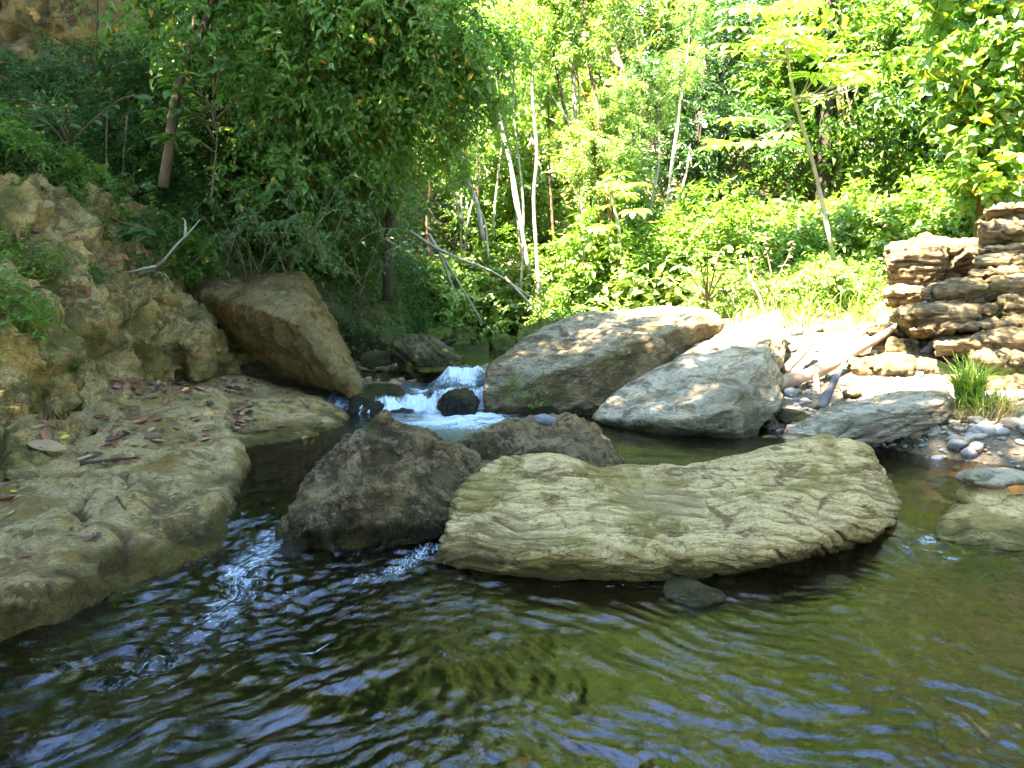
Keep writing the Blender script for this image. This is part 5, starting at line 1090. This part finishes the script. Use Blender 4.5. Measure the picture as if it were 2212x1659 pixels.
for u, v in spots:
    mk = random.choice(['dead_red', 'dead_brown', 'dead_brown', 'dead_tan', 'dead_dark'])
    lb = {'dead_red': 'small reddish dead leaf among the litter on the left ledge', 'dead_brown': 'small brown curled dead leaf among the litter on the left ledge', 'dead_tan': 'small tan dead leaf among the litter on the left ledge', 'dead_dark': 'small blackish dead leaf among the litter on the left ledge'}[mk]
    put_leaf(u, v, mk, random.randrange(3), random.uniform(.4, .95), lb, 'leaf litter on the ledge, ' + mk[5:])
for i in range(26):
    put_leaf(random.uniform(20, 330), random.uniform(500, 640) , random.choice(['dead_red', 'dead_brown']), random.randrange(3), random.uniform(.5, 1.1), 'dead leaf caught on the shelves of the left cliff', 'dead leaves on the cliff')
for i in range(12):
    put_leaf(random.uniform(1320, 1620), random.uniform(720, 880), 'dead_brown', random.randrange(3), random.uniform(.3, .5), 'tiny brown leaf scrap on the white tilted block', 'leaf scraps on the white block')
def stick(ctrl, r0, mat, label, cat='stick', keys=LK):
    pts = []
    for u, v in ctrl:
        o_ = Vector((0, 0, CAM_Z)); d = (P(u, v, 5.0) - o_).normalized(); best = None
        for kx in keys + ['ground']:
            h_ = ROCKS[kx].ray_cast(o_, d)
            if h_[0] is not None and (best is None or h_[3] < best[3]): best = h_
        pts.append(best[0] + Vector((0, -.01, r0 * .9)))
    b_ = pts[0].copy(); q = curve_pts([p - b_ for p in pts], 10); a = Acc(); a.tube(q, [r0 * (1 - .5 * i / (len(q) - 1)) for i in range(len(q))], 6, .15); tag(link('stick', a.mesh('stick', mat), b_), label, cat)
stick([(175,1005),(230,998),(295,992)], .012, MT['bark_dark'], 'dark stick lying on the upper ledge beside the crumpled leaves')
stick([(255,1075),(268,1095),(275,1100)], .006, MT['bark_dark'], 'short dark twig on the middle of the ledge')
stick([(100,560),(118,500),(135,455),(130,430)], .01, MT['bark_brown'], 'upright brown dead twig on the left cliff')
# ferns and weeds on the rocks ---------------------------------------------
def weed(u, v, key, label, n=24, l=.16, s=1, mat='lf_shade', kind='blade', group=None):
    o_ = Vector((0, 0, CAM_Z)); d = (P(u, v, 5.0) - o_).normalized(); h_ = ROCKS[key].ray_cast(o_, d)
    if h_[0] is None: return
    r = np.random.default_rng(int(u * 3 + v)); n_ = np.array(tuple(h_[1]))
    if kind == 'blade': V, F = blades(0, 0, 0, n * 3, .05 * s, l, r, .006 * s, 1.1)
    else:
        c_ = r.normal(0, .07 * s, (n, 3)) + n_ * .06; V, F = spray_cloud(c_, np.tile(n_, (n, 1)) + [0, 0, .3], 3, 5, .08 * s, .035 * s, .2, seedr=r)
    e_ = empty('weed', h_[0]); tag(e_, label, 'weed', group); link('blades' if kind == 'blade' else 'leaves', mesh_np('weed', V, F, MT[mat], False), parent=e_)
for u, v, kind, s, lab in [(15,650,'leaf',2.2,'green fern clump growing on the left cliff at the picture edge'), (20,560,'leaf',1.2,'small green plant high on the left cliff edge'), (115,570,'leaf',1.0,'bright weed on the cliff shelf among dead leaves'),
                           (155,800,'blade',.8,'little weed at the bottom crease of the left cliff'), (165,890,'blade',1,'green sprout where the cliff meets the ledge'), (330,590,'leaf',1,'small fern on the crest of the cliff near the bare branch'),
                           (205,590,'leaf',.9,'low weed on the top shelf of the left cliff'), (60,690,'leaf',1.2,'moss and weed patch on the left cliff face'), (270,560,'leaf',.9,'tiny plant in the crack at the top of the cliff')]:
    weed(u, v, 'cliff', lab, 26, .13 * s, s, 'lf_mid' if u < 130 else 'lf_shade', kind)
weed(1130,845,'grey','pale green fern sprig growing out of the face of the biggest grey boulder',8,.1,1.0,'lf_mid','leaf'); weed(1150,862,'grey','second fern sprig low on the face of the biggest grey boulder',8,.1,1.0,'lf_mid','leaf')
weed(1085,860,'grey','tiny fern at the left of the grey boulder face',4,.1,.7,'lf_shade','leaf'); weed(985,800,'creek','small fern on the lower flank of the banded boulder',8,.1,1.3,'lf_shade','leaf')
# grey cobble ---------------------------------------------------------------
def pebble_mesh(seed, sub=2, flat=.62, rough=.16):
    bm = bmesh.new(); bmesh.ops.create_icosphere(bm, subdivisions=sub, radius=1); co = np.array([tuple(v.co) for v in bm.verts]); r = np.random.default_rng(seed)
    co = co * np.array([1, r.uniform(.7, .9), flat]) ; d = fbm(co * 1.1 + seed * 7, 3, seed); co = co * (1 + rough * 2 * d)[:, None]
    for v, c_ in zip(bm.verts, co): v.co = c_
    me = bpy.data.meshes.new('pebble'); bm.to_mesh(me); bm.free(); me.polygons.foreach_set('use_smooth', [True] * len(me.polygons)); return me
q = P(1178, 903, 5.12); h_ = drop(q.x, q.y, ['cobble_rock']); cm = pebble_mesh(2, 4, .6, .1); cm.materials.append(MT['bluegrey'])
ob = link('cobble', cm, (q.x, q.y, h_[0].z + .028)); ob.scale = (.078, .06, .06); ob.rotation_euler = (0, .1, .2); tag(ob, 'smooth blue grey cobble lying on top of the low knobby boulder', 'cobble')
# pebbles and cobbles of the right bank ------------------------------------
PM = {}
for mk in ('pebble_pale', 'pebble_grey', 'pebble_brown', 'pebble_wet'):
    for sd in range(3):
        me = pebble_mesh(sd + 10, 2 + (sd == 0), (.55, .7, .45)[sd], .2); me.materials.append(MT[mk]); PM[mk, sd] = me
def put_pebble(x, y, s, mk, sd, label, group, lift=.3, keys=('ground',)):
    z = drop(x, y, list(keys), 20)[0].z; ob = link('pebble', PM[mk, sd], (x, y, z + s * lift)); ob.scale = (s, s * random.uniform(.75, 1.1), s * random.uniform(.8, 1.1)); ob.rotation_euler = (random.uniform(-.3, .3), random.uniform(-.3, .3), random.uniform(0, 6.28))
    tag(ob, label, 'pebble', group); return ob
random.seed(44)
zones = [((1620,1760), (5.5,6.9), 75, (.022,.065), 'between the white block and the flat slab'), ((1850,2230), (4.95,5.6), 95, (.02,.075), 'on the dark gravel bank under the grass tuft'),
         ((2060,2330), (5.2,6.2), 70, (.03,.10), 'at the right edge behind the gravel bank'), ((1690,2050), (6.5,9.0), 60, (.03,.09), 'on the sunlit bank under the driftwood'), ((1980,2260), (4.3,4.95), 24, (.03,.08), 'in the shallow water near the balanced stones')]
for (u0, u1), (y0, y1), n, (s0, s1), where in zones:
    for i in range(n):
        yy_ = random.uniform(y0, y1); xx_ = (random.uniform(u0, u1) - CU) / FPX * yy_; s = s0 + (s1 - s0) * random.random() ** 2.2
        mk = random.choice(['pebble_pale', 'pebble_pale', 'pebble_grey', 'pebble_grey', 'pebble_brown'] if yy_ > 5 else ['pebble_wet', 'pebble_brown', 'pebble_pale'])
        put_pebble(xx_, yy_, s, mk, random.randrange(3), mk.split('_')[1] + ' rounded pebble ' + where, 'pebbles ' + where + ', ' + mk.split('_')[1])
r = np.random.default_rng(9); a = Acc(); base_v = [np.array([tuple(v.co) for v in PM['pebble_pale', 2].vertices]), [tuple(p.vertices) for p in PM['pebble_pale', 2].polygons]]
def gravel(name, n, fu, fy, s0, s1, mat, label):
    a = Acc(); Vb, Fb = base_v
    for i in range(n):
        yy_ = r.uniform(*fy); xx_ = (r.uniform(*fu) - CU) / FPX * yy_; z = drop(xx_, yy_, ['ground'], 20)[0].z; s = s0 + (s1 - s0) * r.random() ** 2; th = r.uniform(0, 6.28)
        V = Vb * [s, s * r.uniform(.7, 1), s * r.uniform(.7, 1.2)]; V = np.stack([V[:,0]*math.cos(th)-V[:,1]*math.sin(th), V[:,0]*math.sin(th)+V[:,1]*math.cos(th), V[:,2]], 1) + [xx_, yy_, z + s * .2]; a.add(V, Fb)
    tag(link(name, a.mesh(name, mat)), label, 'gravel', kind='stuff')
gravel('gravel', 1500, (1600, 2400), (4.9, 7.2), .008, .03, MT['pebble_grey'], 'fine grey gravel between the stones of the right bank')
gravel('gravel', 1300, (1600, 2400), (4.9, 9.0), .008, .028, MT['pebble_pale'], 'fine pale gravel between the stones of the right bank')
gravel('bed_stones', 700, (1100, 2600), (1.4, 4.8), .012, .06, MT['pebble_brown'], 'brown stones on the stream bed seen through shallow water')
gravel('bed_stones', 200, (-200, 1400), (2.0, 6.5), .02, .09, MT['pebble_wet'], 'dark stones on the stream bed in the deeper water')
gravel('creek_stones', 260, (760, 1050), (7.6, 11.0), .03, .09, MT['pebble_brown'], 'brown stones at the edge of the upper stream')
# driftwood ------------------------------------------------------------------
def log(name, ctrl, r0, r1, mat, label, cat='driftwood', wob=.10, extra=()):
    p = [P(*c) for c in ctrl]; b_ = p[0].copy(); q = curve_pts([x_ - b_ for x_ in p], 22); a = Acc(); n = len(q)
    a.tube(q, [(r0 + (r1 - r0) * i / (n - 1)) * random.uniform(.9, 1.1) for i in range(n)], 12, wob)
    for ex in extra:
        w = [P(*c) - b_ for c in ex[0]]; qq = curve_pts(w, 8); a.tube(qq, [ex[1] * (1 - .5 * i / (len(qq) - 1)) for i in range(len(qq))], 8, wob)
    tag(link(name, a.mesh(name, mat), b_), label, cat)
log('driftwood_log', [(1672,832,6.9),(1720,818,7.0),(1780,795,7.2),(1850,755,7.5),(1900,728,7.8),(1935,705,8.0)], .072, .035, MT['drift'], 'long bleached driftwood log slanting up against the outcrop in sun', extra=[([(1760,805,7.1),(1768,850,6.9),(1765,882,6.8)], .03)])
log('driftwood_log', [(1695,800,7.3),(1730,765,7.5),(1752,738,7.7)], .045, .03, MT['drift'], 'short thick driftwood stub behind the long bleached log')
log('driftwood_log', [(1705,840,7.2),(1760,850,7.1),(1840,862,7.0)], .025, .02, MT['drift'], 'thin pale stick under the long bleached log')
log('driftwood_log', [(1650,735,8.0),(1668,770,7.8),(1668,815,7.5)], .075, .05, MT['bark_pale'], 'upright broken stump beside the top of the white block')
log('driftwood_plank', [(1772,885,6.35),(1790,848,6.45),(1812,805,6.6),(1828,775,6.7)], .05, .012, MT['drift_grey'], 'grey weathered plank standing on end under the long log')
log('driftwood_stump', [(900,775,10.4),(925,765,10.4),(960,745,10.4),(985,735,10.4)], .06, .03, MT['bark_dark'], 'dark broken stump bridging the upper stream', extra=[([(955,748,10.4),(962,770,10.3),(970,785,10.3)], .03)])
log('dead_sapling', [(1655,690,8.9),(1640,640,9.0),(1620,600,9.2),(1612,560,9.3)], .02, .01, MT['bark_brown'], 'thin brown dead stem rising behind the top of the white block', 'sapling')
shrub([[(1680,720,9.2),(1670,640,9.3),(1665,580,9.4)], [(1670,640,9.3),(1640,590,9.3),(1625,545,9.3)], [(1668,620,9.3),(1700,560,9.4),(1715,520,9.4)], [(1668,600,9.3),(1655,530,9.4),(1660,500,9.4)], [(1670,640,9.3),(1720,600,9.3),(1750,570,9.3)]], 16, 'reddish seeded weed standing in the sun behind the white block', .5, name='weed_shrub', mat=MT['grass_dry'], me=leaf_obj('oval', .14), r=(.01, .004))
shrub([[(1530,690,9.9),(1525,620,9.9),(1530,580,9.9)]] + [[(1528,650,9.9),(1528 + dx, 620 - dy, 9.8),(1528 + dx * 1.7, 600 - dy, 9.7)] for dx, dy in ((-60,0),(-40,30),(0,60),(40,40),(60,10),(25,70),(-15,50))], 14, 'rounded bright green shrub standing just behind the biggest grey boulder', .9, name='shrub', mat=MT['lf_sun'], me=leaf_obj('oval', .15), r=(.012, .004))
